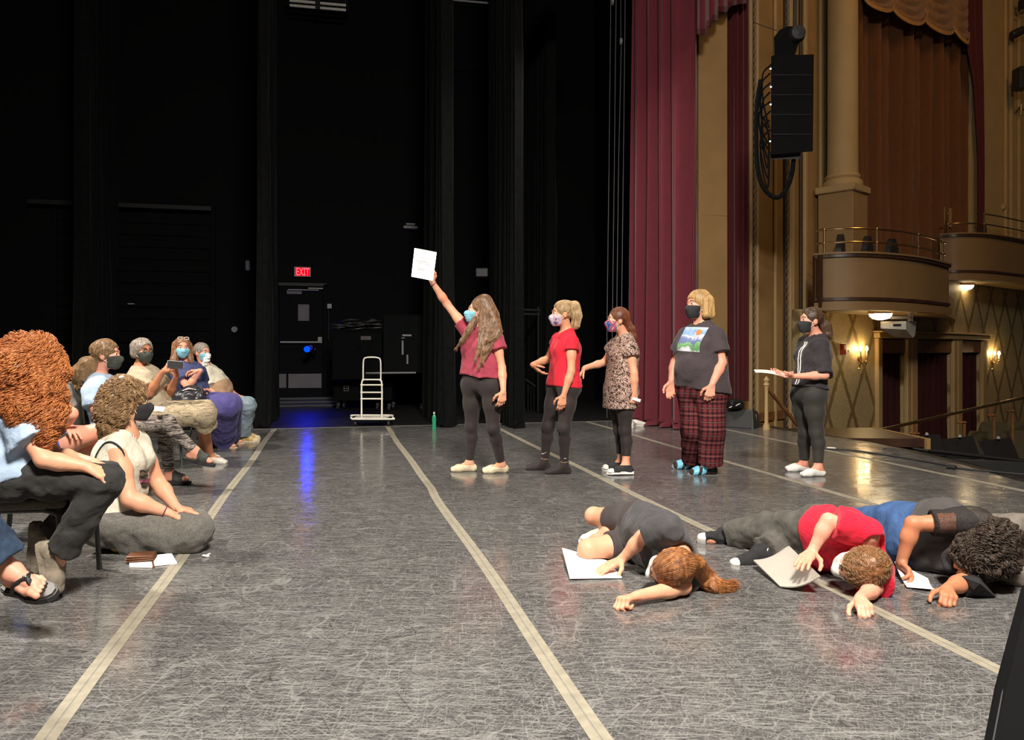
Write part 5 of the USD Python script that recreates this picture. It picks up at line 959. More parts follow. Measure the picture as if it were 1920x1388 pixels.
w2.shirt('polo_red', .009, .015, (.28, .28), .012, flare=.012, neck=.066, vneck=.05, noise=(.005, (9, 9, 6)))
nkk = J['nk']; cl = []
for q in (1, -1): cl.append(sheet(np.array([[nkk + w2.lat * q * a + w2.f * b + U_ * c for a, b, c in row] for row in ([(.0, -.066, .05), (.05, -.03, .045), (.064, .02, .03), (.035, .07, -.005), (.012, .088, -.03)], [(.0, -.084, .0), (.066, -.05, -.005), (.09, .015, -.025), (.066, .078, -.055), (.03, .098, -.06)])]), .006))
for c in cl: w2.part('collar', c, 'polo_red', w2.shirtP)
w2.pants('leggings_charcoal', .005, (.86, .86))
cloth_mat('sock_charcoal', (.035, .029, .030), .85)
for S in 'LR': p = w2.shoe(S, 'sock', 'leggings_charcoal')
for S, px, py in (('R', 1022, 852), ('L', 1065, 861)):   # small white tick emblem on each ankle
    pts = [(-6, 1.0), (-4.5, 1.6), (-2.5, 1.2), (5, -1.8), (-3, 2.8), (-5.5, 3.0)]; po = Polygon(pts); D = 6.9 if S == 'L' else 7.12; m_ = trimesh.creation.extrude_polygon(po, .5, engine='earcut'); v = np.array(m_.vertices); q = np.array([P(px + a, py + b, D) for a, b, _ in v]); q = w2.project(w2.pantsF, q, F_, .0035); q = q - F_ * (v[:, 2:] * .004); w2.part('emblem', trimesh.Trimesh(q, m_.faces, process=False), 'white_cotton', smooth=False)
w2.mask('mask_print')
ha = pose(7.1, a=(1066, 572, 0), b=(1078, 574, 0), c=(1081, 592, 0), d=(1079, 610, 0), e=(1075, 618, 0)); pt_ = [ha[k] for k in 'abcde']
w2.hair('hair_blonde', tail(pt_, [.034, .040, .046, .036, .008]), flow=along(smooth_path(pt_, 4)), strands=600, steps=16, tails=[(pt_, [.034, .040, .046, .036, .010], 220)])
w2.part('hair_tie', tube([w2.h(0, -.10, .075) + (np.array([math.cos(t) * X_ + math.sin(t) * Y_ for X_, Y_ in [(U_ * .03, F_ * .03)]])[0]) for t in np.linspace(0, 6.3, 16)], .009, 6, False), 'white_cotton')

# girl in floral dress
pattern('floral', [(0, (.045, .022, .018)), (.47, (.045, .022, .018)), (.475, (.62, .44, .36)), (.545, (.50, .26, .20)), (.56, (.045, .022, .018)), (.62, (.62, .48, .40)), (.67, (.06, .025, .02))], 44, detail=2.0, distort=1.2)
pattern('mask_colors', [(0, (.03, .05, .16)), (.42, (.10, .13, .30)), (.52, (.45, .07, .10)), (.62, (.50, .36, .40)), (.7, (.03, .06, .2))], 15, distort=.6); cloth_mat('canvas_black', (.03, .028, .03), .85)
J = pose(7.15, hd=(1158, 600, 0), nk=(1172, 634, .02), shL=(1181, 652, -.13), shR=(1154, 648, .13), elL=(1189, 700, -.17), wrL=(1190, 737, -.17), elR=(1133, 680, .24), wrR=(1096, 690, .12), hpL=(1172, 738, -.08), hpR=(1155, 738, .08), knL=(1172, 808, -.07), knR=(1162, 806, .08), anL=('g', 1173, 890, .082), anR=('g', 1164, 883, .082),
         hf=-R_ - F_ * .12 + U_ * .02, hu=U_, fdL=-R_ - F_ * .1, fdR=-R_ + F_ * .02, fs=.95)
w3_ = Person('girl in brown floral dress over black leggings with a low auburn ponytail', J, 'skin_fair', .84, .75, hands=(dict(d=-U_ - R_ * .05, pn=F_ - R_ * .2, curl=.75), dict(d=-R_ * .5 - U_ * .87, pn=R_ * .87 - U_ * .4 - F_ * .2, curl=.25)), hs=.97)
hem = w3_.mh - U_ * .145
w3_.shirt('floral', .020, -.135, (.34, .34), .014, neck=.068, noise=(.008, (9, 9, 2.5)), name='dress', extra=[cone(w3_.wa + w3_.lat * q * .03, w3_.mh - U_ * .14 + w3_.hl * q * .035, .095, .125) for q in (1, -1)], hemn=-U_)
w3_.pants('leggings_charcoal', .005, (.72, .72))
for S in 'LR': w3_.shoe(S, 'sneaker', 'canvas_black', 'white_cotton')
w3_.mask('mask_colors')
ha = pose(7.15, a=(1175, 605, 0), b=(1183, 618, 0), c=(1187, 632, 0), d=(1189, 650, 0)); pt_ = [ha[k] for k in 'abcd']
w3_.hair('hair_auburn', tail(pt_, [.034, .034, .03, .012]), flow=along(smooth_path(pt_, 4)), strands=620, tails=[(pt_, [.034, .034, .03, .012], 160)])
single('paper_roll', tube([P(1186, 748, 6.97), P(1201, 752, 6.95)], .016, 12), 'paper', 'small rolled white paper held low by girl in floral dress', 'paper')

# person with the blond bob and plaid trousers
cloth_mat('tee_charcoal', (.055, .042, .046), .9, .12, 14, .3, 240, .1)
PH = math.atan2(CR[1], CR[0])
mat('plaid', {'t': ('texture_coordinate', {}), 'm': ('mapping', {'rotation': (0, 0, -PH)}), 'x': ('separate_xyz', {}), 'w1': ('math', {'math_type': 'pingpong', 'value2': .021}), 'w2': ('math', {'math_type': 'pingpong', 'value2': .021}), 'a1': ('math', {'math_type': 'less_than', 'value2': .008}), 'a2': ('math', {'math_type': 'less_than', 'value2': .008}), 'w3': ('math', {'math_type': 'pingpong', 'value2': .0315}), 'a3': ('math', {'math_type': 'less_than', 'value2': .003}),
    'n': ('noise_texture', {'scale': 60.0}), 's': ('math', {'math_type': 'add'}), 'h': ('math', {'math_type': 'multiply', 'value2': .5}), 'r': ('rgb_ramp', {'ramp': [(0, (.15, .026, .030)), (.3, (.15, .026, .030)), (.5, (.055, .012, .015)), (.8, (.055, .012, .015)), (1, (.012, .006, .008))]}), 'mx': ('mix_color', {'b': (.16, .08, .065)}), 'p': ('principled_bsdf', {'roughness': .9, 'specular_ior_level': .2})},
    [('t.object', 'm.vector'), ('m.vector', 'x.vector'), ('x.x', 'w1.value1'), ('x.z', 'w2.value1'), ('w1.value', 'a1.value1'), ('w2.value', 'a2.value1'), ('a1.value', 's.value1'), ('a2.value', 's.value2'), ('s.value', 'h.value1'), ('h.value', 'r.fac'), ('r.color', 'mx.a'), ('x.z', 'w3.value1'), ('w3.value', 'a3.value1'), ('a3.value', 'mx.fac'), ('mx.result', 'p.base_color')])
plain_mat('slide_blue', (.18, .52, .68), .5); plain_mat('slide_grey', (.16, .16, .17), .6)
J = pose(7.05, hd=(1309, 571, 0), nk=(1316, 612, .02), shL=(1344, 632, -.14), shR=(1288, 630, .14), elL=(1353, 680, -.19), wrL=(1335, 722, -.27), elR=(1266, 680, .20), wrR=(1258, 715, .10), hpL=(1333, 735, -.09), hpR=(1299, 735, .08), knL=(1336, 806, -.11), knR=(1302, 804, .09), anL=('g', 1331, 891, .088), anR=('g', 1301, 880, .088),
         hf=-R_ * .92 - F_ * .42 - U_ * .04, hu=U_, fdL=-R_ - F_ * .12, fdR=-R_ - F_ * .05, fs=1.06)
p4 = Person('heavyset person with blond bob, charcoal picture t-shirt and red plaid trousers', J, 'skin_pink', 1.22, .9, belly=.04, hs=1.12, arm=1.15, leg=1.0, hands=(dict(d=-U_ - R_ * .2, pn=F_ + R_ * .2, curl=.6), dict(d=-U_ - R_ * .05, pn=-F_, curl=.45)))
p4.shirt('tee_charcoal', .016, .03, (.60, .60), .022, neck=.082, flare=.03, hemn=-U_ - R_ * .16, noise=(.012, (7, 7, 4.5)))
p4.pants('plaid', .012, (.93, .93), 'pyjama_trousers', (.020, (8, 8, 4)), (.034, .045), .05, seed=8)
for S in 'LR':
    f0 = p4.foot[S]; b_ = p4.sole(S, 'slide_grey', .024, 1.1, None, .098, 'sandal_sole', 1.04); n, fd, sn, sd_ = f0
    for o, tt in ((.13, 'slide_blue'), (.055, 'slide_blue')): 
        c = n + fd * (o + .01) - sn * .045; p4.garment('strap', tt, [(p4.Ft[S], .02, .010, [(c + fd * .024, fd + sn * .3), (c - fd * .024, -fd - sn * .3)])], .0055, cuts=[(n - sn * .08, -sn)], parent=b_)
    p4.garment('sock', 'sock_charcoal', [(p4.Ft[S], .02, .006, [(n - sn * .01, sn)])], .0065, cuts=[(n - sn * .075, -sn)])
p4.mask('mask_black')
hb = [cone(p4.h(q * .07, -.03, .03), p4.h(q * .082, -.02, -.085), .038, .036) for q in (1, -1)] + [cone(p4.h(q * .035, -.075, .03), p4.h(q * .045, -.085, -.085), .05, .042) for q in (1, -1)]
p4.hair('hair_gold', hb, cut_low=-.13, strands=700, steps=16, w=.0028, thick=1.03, face_cut=(.0, .098, -.045, .078, .066, .105), flow=lambda x: np.where(((x - p4.hd) @ U_ > .09)[:, None], unit_rows((x - p4.hd) * V(1, 1, 0) + R_ * .0) - U_ * .15, np.broadcast_to(-U_, x.shape)))
c0 = p4.ch + p4.f * .40 + p4.lat * .0; qz = lambda l, z: V(*(c0 + p4.lat * l)[:2], z)
qd = [qz(-.15, 1.16), qz(.12, 1.145), qz(.14, 1.375), qz(-.13, 1.385)]
mat('print_landscape', {'t': ('texture_coordinate', {}), 'm': ('mapping', {'rotation': (0, 0, -PH)}), 'x': ('separate_xyz', {}), 'n': ('noise_texture', {'scale': 14.0, 'detail': 3.0}), 'k': ('math', {'math_type': 'multiply_add', 'value2': .16, 'value3': 0.0}), 's': ('math', {'math_type': 'add'}), 'mr': ('map_range', {'from_min': 1.22, 'from_max': 1.50, 'clamp': True}),
    'r': ('rgb_ramp', {'ramp': [(0, (.55, .55, .6)), (.12, (.10, .28, .10)), (.26, (.20, .42, .16)), (.32, (.12, .16, .32)), (.45, (.20, .26, .48)), (.5, (.60, .60, .66)), (.62, (.18, .34, .62)), (.8, (.45, .58, .78)), (1, (.62, .66, .75))]}), 'p': ('principled_bsdf', {'roughness': .8})},
    [('t.object', 'x.vector'), ('t.object', 'n.vector'), ('n.fac', 'k.value1'), ('x.z', 's.value1'), ('k.value', 's.value2'), ('s.value', 'mr.value'), ('mr.result', 'r.fac'), ('r.color', 'p.base_color')])
pr_ = p4.part('print', p4.patch(p4.shirtF, qd, -p4.f, lift=.002), 'print_landscape', p4.shirtP, smooth=60)
plain_mat('print_orange', (.72, .24, .06), .8); sun = Polygon([(math.cos(a), math.sin(a)) for a in np.linspace(0, 6.2, 20)]); m_ = trimesh.creation.extrude_polygon(sun, .5, engine='earcut'); m_ = m_.subdivide(); v = np.array(m_.vertices); q = np.array([qz(.07 + a * .03, 1.33 + b * .026) for a, b, _ in v]); q = p4.project(p4.shirtF, q, -p4.f, .0045) + p4.f * v[:, 2:] * .002; p4.part('print_sun', trimesh.Trimesh(q, m_.faces, process=False), 'print_orange', p4.shirtP, smooth=False)

# woman at the right of the line, reading
cloth_mat('hoodie_black', (.032, .026, .030), .9, .15, 14, .4, 200, .1); cloth_mat('leggings_olive', (.034, .031, .027), .7, .12, 10, .2, 240, .1)
J = pose(7.05, hd=(1520, 601, 0), nk=(1531, 634, .02), shL=(1541, 650, -.13), shR=(1508, 647, .14), elL=(1547, 704, -.24), wrL=(1489, 706, -.18), elR=(1508, 702, .20), wrR=(1478, 702, .14), hpL=(1525, 742, -.09), hpR=(1505, 742, .09), knL=(1531, 812, -.09), knR=(1510, 810, .09), anL=('g', 1534, 893, .078), anR=('g', 1508, 884, .078),
         hf=-R_ - F_ * .15 + U_ * .05, hu=U_ + R_ * .04, fdL=-R_ - F_ * .2, fdR=-R_ - F_ * .05)
w5 = Person('woman in cropped dark hoodie and leggings with white socks reading pages', J, 'skin_pink', .92, 1.1, hands=(dict(d=-R_ - U_ * .03 + F_ * .12, pn=U_ + R_ * .1, curl=.3), dict(d=-R_ - F_ * .1, pn=U_, curl=.3)), leg=1.06)
w5.shirt('hoodie_black', .010, .085, (.94, .94), .010, neck=.070, noise=(.016, (8, 8, 9)), name='hoodie')
for dx in (-.016, .016):
    pts = [w5.J['nk'] - UP * .03 + (w5.mh + UP * .10 - w5.J['nk']) * k_ + w5.f * .32 + w5.lat * dx for k_ in np.linspace(.05, .97, 24)]; pts = w5.project(w5.shirtF, pts, -w5.f, .003); w5.part('white_stripe', tube(pts, .0055, 6), 'white_cotton', w5.shirtP)
w5.pants('leggings_olive', .006, (.86, .86), top=.14, extra=[cone(w5.wa, w5.mh, .10, .105)])
for S in 'LR': w5.shoe(S, 'lowsock', 'white_cotton')
w5.mask('mask_black')
ha = pose(7.05, a=(1538, 604, 0), b=(1548, 612, .0), c=(1551, 628, 0), d=(1549, 645, 0)); pt_ = [ha[k] for k in 'abcd']
w5.hair('hair_dark_brown', tail(pt_, [.036, .045, .042, .012]), flow=along(smooth_path(pt_, 4)), strands=620, tails=[(pt_, [.036, .045, .042, .012], 180)])
single('script_pages', paper_sheet([P(1416, 697, 6.85), P(1472, 706, 6.85), P(1470, 700, 7.2), P(1413, 693, 7.2)], .012, UP, .008), 'paper', 'white script pages held flat by the woman in dark hoodie', 'paper')
# ------------------------------------------------------------------ chairs of the watching row
def chair(c, ang, label, first=[None]):
    """Stackable banquet chair facing +x when ang = 0; the first one is built, the rest refer to it."""
    if first[0] is not None:
        path = numbered('/World', 'banquet_chair'); x = UsdGeom.Xform.Define(stage, path); x.GetPrim().GetReferences().AddInternalReference(first[0].path); x.ClearXformOpOrder()
        x.AddTranslateOp().Set(Gf.Vec3d(*map(float, c))); x.AddRotateZOp().Set(math.degrees(ang)); x.GetPrim().SetInstanceable(True); tag(x.GetPrim(), label, 'chair'); return
    t = Thing('banquet_chair', label, 'chair', (0, 0, 0)); first[0] = t
    def rbox(x0, x1, y0, y1, z0, z1, r): 
        m = trimesh.creation.extrude_polygon(Polygon([(x0 + r, y0 + r), (x1 - r, y0 + r), (x1 - r, y1 - r), (x0 + r, y1 - r)]).buffer(r, 6), z1 - z0, engine='earcut'); m.apply_translation([0, 0, z0]); return m
    pts = []; 
    for z, o in ((.405, .012), (.415, .002), (.435, 0), (.452, .006), (.462, .025)): pts.append(np.c_[np.array(Polygon([(-.18, -.18), (.18, -.17), (.18, .17), (-.18, .18)]).buffer(.045 - o, 5).exterior.coords), np.full(len(Polygon([(-.18, -.18), (.18, -.17), (.18, .17), (-.18, .18)]).buffer(.045 - o, 5).exterior.coords), z)])
    t.part('seat', trimesh.convex.convex_hull(np.vstack(pts)), 'chair_fabric', smooth=50)
    t.part('seat_frame', cat_([tube([V(-.2, s * .2, .40), V(.19, s * .19, .40)], .012) for s in (-1, 1)] + [tube([V(x, -.2, .40), V(x, .2, .40)], .011) for x in (-.19, .18)]), 'chair_frame')
    for s in (-1, 1):
        t.part('leg', cat_([tube(smooth_path([V(.15, s * .2, .40), V(.20, s * .205, .385), V(.215, s * .207, .34), V(.235, s * .21, .012)], 6), .0125, 10), tube([V(.235, s * .21, 0), V(.235, s * .21, .03)], .0145, 10)]), 'chair_frame')
        t.part('leg', cat_([tube(smooth_path([V(-.26, s * .2, .90), V(-.235, s * .2, .62), V(-.20, s * .2, .42), V(-.21, s * .205, .22), V(-.27, s * .21, .012)], 6), .0125, 10), tube([V(-.27, s * .21, 0), V(-.27, s * .21, .03)], .0145, 10)]), 'chair_frame')
    bk = []
    for y in np.linspace(-.2, .2, 9):
        for z, dx in ((.52, .0), (.56, .02), (.80, .025), (.88, .02), (.905, .0)):
            x = np.interp(z, [.5, .92], [-.225, -.268]) - .02 * (1 - (y / .2) ** 2); bk += [(x + dx, y, z), (x - .012 - dx * .4, y, z)]
    t.part('backrest', trimesh.convex.convex_hull(np.array(bk)), 'chair_fabric', smooth=50)
    x = UsdGeom.Xformable(t.prim); x.ClearXformOpOrder(); x.AddTranslateOp().Set(Gf.Vec3d(*map(float, c))); x.AddRotateZOp().Set(math.degrees(ang))
def at_floor(px, py, D): q = P(px, py, D); q[2] = 0; return q
chair(at_floor(60, 900, 3.78), -.10, 'banquet chair under the red-haired woman')
chair(at_floor(60, 900, 4.95), .05, 'banquet chair just behind the red-haired woman')
chair(at_floor(202, 900, 6.15), .05, 'banquet chair of the ponytailed girl in pale blue, grey backrest showing')
chair(at_floor(285, 900, 7.45), .0, 'banquet chair of the short-haired woman in tan dress')
chair(at_floor(357, 900, 8.65), -.3, 'banquet chair of the woman in navy with a handbag')
chair(at_floor(402, 900, 9.5), -.1, 'banquet chair farthest along the row, under grey-haired man')
chair(at_floor(-240, 900, 2.75), -.15, 'banquet chair at the frame edge beside a flip-flopped foot')

# ------------------------------------------------------------------ the people who lie on the floor
cloth_mat('tee_grey', (.055, .053, .056), .9, .15, 14, .35, 240, .1); cloth_mat('shorts_black', (.045, .034, .034), .75, .1, 14, .15, 260, .1); cloth_mat('tee_red', (.62, .010, .035), .85, .1, 14, .3, 240, .1); cloth_mat('trousers_grey', (.085, .078, .068), .9, .2, 18, .4, 220, .05); cloth_mat('jeans_blue', (.045, .10, .24), .85, .2, 16, .3, 220); cloth_mat('mesh_black', (.03, .022, .022), .9); cloth_mat('tee_slate', (.062, .056, .054), .9, .15, 14, .35, 240, .1); cloth_mat('sock_black', (.022, .022, .024), .9); cloth_mat('pants_taupe', (.17, .15, .125), .9, .15, 16, .4, 220)
# girl in grey t-shirt and black shorts
def girl_pose(shift=V(0, 0, 0)):
    J = pose(0, hd=('z', 1258, 1064, .135), nk=P(1272, 1030, 3.80), shL=P(1282, 1068, 3.76), shR=P(1252, 986, 3.74), elL=('z', 1282, 1100, .05), wrL=('z', 1196, 1118, .045), elR=P(1204, 1008, 3.90), wrR=P(1167, 1049, 3.96), hpL=P(1200, 1018, 4.27), hpR=P(1188, 978, 4.33), knL=P(1102, 1030, 4.15), knR=P(1114, 968, 4.60), anL=P(1142, 993, 4.52), anR=P(1190, 988, 4.84), hf=-R_ * .72 - U_ * .42 + F_ * .42, hu=-F_ * .85 - R_ * .18 + U_ * .05, fdL=-R_ - F_ * .1, fdR=-R_, snL=F_ * .4 + U_ * .8, snR=F_ * .4 + U_ * .8)
    J['shL'][2] = max(J['shL'][2], .085); 
    return {k: (v + shift if k[:2] not in ('hf', 'hu', 'fd', 'sn') else v) for k, v in J.items()}
J = girl_pose()
p6 = Person('girl in grey t-shirt and black shorts lying curled on the floor, brown ponytail', J, 'skin_fair', .88, .9, hands=(dict(d=-R_ * .85 - F_ * .5, pn=-U_ - F_ * .3, curl=.85), dict(d=-R_ * .75 - F_ * .35 - U_ * .22, pn=-U_, curl=.08, spread=.9)), vox=.0095)
p6.shirt('tee_grey', .012, .10, (.55, .5), .022, neck=.070, noise=(.014, (9, 9, 9)))
p6.pants('shorts_black', .009, (-.62, -.58), 'bike_shorts')
for S in 'LR': p6.shoe(S, 'sneaker', 'shoe_beige', 'white_cotton')
p6.mask('white_cotton')
hp_ = [p6.h(0, -.085, .045), p6.h(.0, -.12, .03), *[G(x, y, z) for x, y, z in [(1322, 1085, .05), (1338, 1098, .03), (1362, 1102, .018), (1374, 1100, .010)]]]; hp_[1] = (hp_[0] + hp_[2]) / 2 + U_ * .03
fl_ = along(smooth_path(hp_, 5))
p6.hair('hair_strawberry', tail(hp_, [.032, .034, .044, .036, .020, .006]), cut_low=-.09, flow=fl_, strands=1500, steps=18, w=.0018, vox=.005, step=.014, noise=(.006, (40, 40, 12)), m2='hair_ginger', tails=[(hp_, [.032, .034, .044, .040, .034, .03], 420)])
hk = [p6.h(.0, -.10, .03), P(1308, 1035, 3.72), P(1306, 1005, 3.76), P(1303, 985, 3.8)]
p6.band('hair_tie', hp_[0], hp_[1], .028, 'mask_black', .006, .6)
pq = [G(1059, 1044), G(1068, 1089), G(1166, 1086), G(1140, 1052)]
single('script_page', paper_sheet([G(1068, 1089) + UP * .016, G(1166, 1086) + UP * .012, G(1138, 1055) + UP * .012, G(1054, 1044) + UP * .05], .0, UP, .008), 'paper', 'thick white script pages lying under hand of girl in black shorts', 'paper')
# boy in red
J = pose(0, hd=('z', 1614, 1062, .135), nk=P(1622, 1022, 3.76), shL=P(1645, 1068, 3.72), shR=P(1626, 998, 3.70), elL=('z', 1640, 1102, .05), wrL=('z', 1612, 1122, .05), elR=P(1553, 976, 3.74), wrR=P(1523, 1034, 3.74), hpL=('z', 1545, 1028, .10), hpR=('z', 1532, 992, .20), knL=P(1478, 1022, 4.26), knR=P(1441, 996, 4.36), anL=('z', 1424, 1037, .055), anR=P(1358, 1003, 4.58), hf=-R_ * .8 - U_ * .3 + F_ * .3, hu=-F_ * .9 - R_ * .15 - U_ * .0, fdL=-R_ + F_ * .1 - U_ * .05, fdR=-R_ + F_ * .15, snL=U_ + F_ * .3, snR=F_ * .8 + U_ * .4, fs=.9)
p7 = Person('boy in red t-shirt and grey trousers lying curled with a grey folder', J, 'skin_pink', .84, 0, hands=(dict(d=-F_ * .85 - R_ * .15 - U_ * .12, pn=-U_, curl=.62, hs=.95), dict(d=-R_ * .55 - F_ * .6 - U_ * .15, pn=-U_ - F_ * .1, curl=.12, spread=.9)), vox=.0095)
p7.shirt('tee_red', .012, .02, (.85, .75), .022, neck=.066, noise=(.014, (9, 9, 9)))
p7.pants('trousers_grey', .010, (.80, .80), 'trousers', (.014, (16, 16, 16)), (.016, .022))
for S in 'LR':
    sp_ = p7.shoe(S, 'highsock', 'sock_black'); n, fd, sn, sd_ = p7.foot[S]; p7.garment('toe_cap', 'white_cotton', [(p7.Ft[S][3:], .02, .0095, [(n + fd * .115, -fd)])], .0055, parent=sp_); 
    c = n + (J['kn' + S] - n) * .12; tt = unit(J['kn' + S] - n); w_ = unit(np.cross(tt, F_)); q = [c - F_ * .05 + tt * a + w_ * b for a, b in ((-.018, -.03), (-.004, -.012), (.0, .006), (.012, .022), (.02, .03))]; p7.part('emblem', tube(q, [.002, .006, .007, .004, .002], 6), 'white_cotton', sp_)
p7.mask('white_cotton')
p7.hair('hair_ginger', (), cut_low=-.07, thick=1.04, strands=900, steps=7, step=.010, w=.0018, curl=.003, curlf=38, vox=.005, noise=(.006, (60, 60, 60)), flow=lambda x: unit_rows(x - p7.h(0, -.03, .125)), lift=.003, m2='hair_sandy')
single('folder', paper_sheet([G(1478, 1022, .10), G(1413, 1050, .05), G(1462, 1099, .012), G(1538, 1080, .10)], -.022, UP, .006), 'grey_paper', 'grey folder lying bent under the hand of boy in red', 'folder')
# person in jeans and dark mesh top
J = pose(0, hd=('z', 1822, 1044, .16), nk=P(1812, 1012, 3.90), shL=P(1822, 1058, 3.82), shR=P(1806, 976, 3.80), elL=('z', 1806, 1092, .06), wrL=('z', 1776, 1104, .055), elR=P(1712, 982, 3.84), wrR=P(1689, 1056, 3.86), hpL=('z', 1712, 1022, .11), hpR=P(1688, 984, 4.30), knL=P(1640, 1012, 4.5), knR=P(1600, 984, 4.62), anL=P(1690, 990, 4.80), anR=P(1690, 985, 4.95), hf=-R_ * .8 - U_ * .5 + F_ * .35, hu=-F_ * .9 + R_ * .05 + U_ * .05, fdL=R_ + F_ * .6, fdR=R_ + F_ * .6, snL=U_, snR=U_)
p8 = Person('person in blue jeans and slate t-shirt with sheer black sleeves lying curled', J, 'skin_tan', 1.05, 1.0, hands=(dict(d=-F_ * .75 - R_ * .35 - U_ * .1, pn=-U_ - R_ * .3, curl=.75), dict(d=-F_ * .75 - U_ * .35 + R_ * .1, pn=-R_ - U_ * .5, curl=.4)), vox=.0095)
p8.shirt('tee_slate', .010, .13, (0, 0), .018, neck=.07, noise=(.012, (9, 9, 9)))
mat('sheer', {'t': ('texture_coordinate', {}), 'v': ('voronoi_texture', {'scale': 170.0}), 'r': ('rgb_ramp', {'ramp': [(.35, (0, 0, 0)), (.5, (1, 1, 1))]}), 'a': ('transparent_bsdf', {}), 'd': ('principled_bsdf', {'base_color': (.02, .014, .013), 'roughness': .8}), 'k': ('map_range', {'to_min': .30, 'to_max': .72}), 'm': ('mix_closure', {})},
    [('t.object', 'v.vector'), ('v.distance', 'r.fac'), ('r.color', 'k.value'), ('k.result', 'm.fac'), ('a.BSDF', 'm.closure1'), ('d.BSDF', 'm.closure2')], 'm.closure')
a, e_ = p8.sh['R'], J['elR']; p8.garment('sheer_sleeve', 'sheer', [([cone(a - (e_ - a) * .25, a + (e_ - a) * .75, .068, .060), cone(J['nk'] - p8.u * .05, a, .065, .066)], .03, .004, [(a + (e_ - a) * .60, e_ - a)])], .007, noise=(.01, (14, 14, 14)))
p8.band('sleeve_hem', a, e_, .062, 'mesh_black', .008, .60)
p8.pants('jeans_blue', .009, (.95, .95), 'jeans', (.010, (12, 12, 12)), (.010, .03), .14)
for S in 'LR': p8.shoe(S, 'sneaker', 'sock_black', 'white_cotton')
p8.mask('mask_black')
hb = [ball(p8.h(*q), r) for q, r in [((0, -.10, .05), .085), ((.03, -.14, .03), .065), ((-.03, -.14, .05), .065), ((.0, -.18, .03), .05), ((.05, -.07, .09), .05), ((-.05, -.06, .09), .05), ((.0, .0, .10), .05)]]
p8.hair('hair_black_curly', hb, cut_low=-.10, thick=1.08, strands=1200, steps=14, step=.011, w=.0030, curl=.009, curlf=30, vox=.0065, noise=(.022, (32, 32, 32)), flow=lambda x: unit_rows(x - p8.h(0, .06, .10)), lift=.006)
p8.part('hair_clip', tube([p8.h(.05, -.06, .125), p8.h(.03, -.075, .135)], .007, 8), 'chrome'); p8.part('hair_clip', tube([p8.h(-.06, .03, .125), p8.h(-.05, .045, .125)], .007, 8), 'chrome')
single('script_page', paper_sheet([G(1677, 1078) + UP * .07, G(1700, 1104) + UP * .01, G(1752, 1112) + UP * .02, G(1740, 1096) + UP * .03], -.012, UP, .004), 'paper', 'white page held by person in sheer black sleeves', 'paper')
single('dark_scarf', trimesh.convex.convex_hull(np.vstack([G(x, y, z) + V(0, 0, 0) for x, y, z in [(1797, 1112, .004), (1800, 1080, .10), (1836, 1078, .10), (1842, 1118, .004), (1838, 1095, .09), (1868, 1121, .002), (1812, 1119, .004), (1858, 1118, .004)]])), 'sock_black', 'black cloth bunched on the floor under the dark curly head', 'cloth')
# fourth one, mostly outside the frame
J = girl_pose(R_ * 2.09 - F_ * .36)
p9 = Person('person in taupe trousers lying at the right frame edge, only legs showing', J, 'skin_fair', .92, .9, hands=(dict(d=-R_ * .85 - F_ * .5, pn=-U_, curl=.85), dict(d=-R_ * .75 - F_ * .35 - U_ * .22, pn=-U_, curl=.1)), face=False, vox=.012)
p9.shirt('tee_slate', .012, .10, (.55, .5), .022, vox=.012); p9.pants('pants_taupe', .010, (.92, .92), 'trousers', (.012, (14, 14, 14)), (.014, .02)); p9.hair('hair_dark_brown', (), strands=0, vox=.008)
for S in 'LR': p9.shoe(S, 'sneaker', 'canvas_black', 'white_cotton')

# ------------------------------------------------------------------ the people who watch
X_ = V(1, 0, 0); SR = unit(CR * .97 + CF * .24)       # the way the row faces
cloth_mat('tee_sky', (.36, .47, .62), .9, .1, 14, .3, 240, .05); cloth_mat('jeans_black', (.026, .025, .024), .85, .2, 16, .35, 220, .05); cloth_mat('tank_cream', (.62, .57, .46), .9, .08, 16, .3, 220); cloth_mat('sweat_grey', (.13, .122, .108), .95, .25, 90, .3, 260, .1); cloth_mat('suede_taupe', (.24, .20, .15), .85)
J = pose(3.6, hd=(58, 685, .02), nk=(36, 758, .02), shL=(66, 785, .19), shR=(30, 782, -.15), elR=(82, 862, -.19), wrR=(164, 876, -.14), elL=(100, 852, .18), wrL=(174, 868, .04), hpR=(24, 893, -.10), hpL=(28, 888, .09), knR=(196, 906, -.08), knL=(198, 897, .12), anR=(112, 1040, -.10), anL=(92, 1008, .14), hf=CR * .75 + CF * .66 - U_ * .06, hu=U_ + SR * .06, fdR=-U_ + R_ * .22, fdL=-U_ * .9 - R_ * .02, snR=R_ * .9 + U_ * .3, snL=R_ * .9 + U_ * .1, bend=-SR * .04)
p10 = Person('red-haired woman with long curls in pale blue t-shirt seated in front', J, 'skin_fair', 1.0, 1.0, leg=.84, hands=(dict(d=R_ * .8 - U_ * .35, pn=-U_, curl=.4), dict(d=R_ * .85 - U_ * .4 + F_ * .1, pn=-U_ + F_ * .4, curl=.45)), vox=.009)
p10.shirt('tee_sky', .014, -.02, (.58, .58), .03, neck=.074, noise=(.016, (7, 7, 10)), hemn=-U_ + R_ * .35, extra=[ball(p10.mh + U_ * .05, .13)])
p10.pants('jeans_black', .008, (.92, .92), 'jeans', (.012, (20, 20, 20)), (.006, .012))
for S in 'LR': p10.shoe(S, 'sneaker', 'suede_taupe', 'suede_taupe')
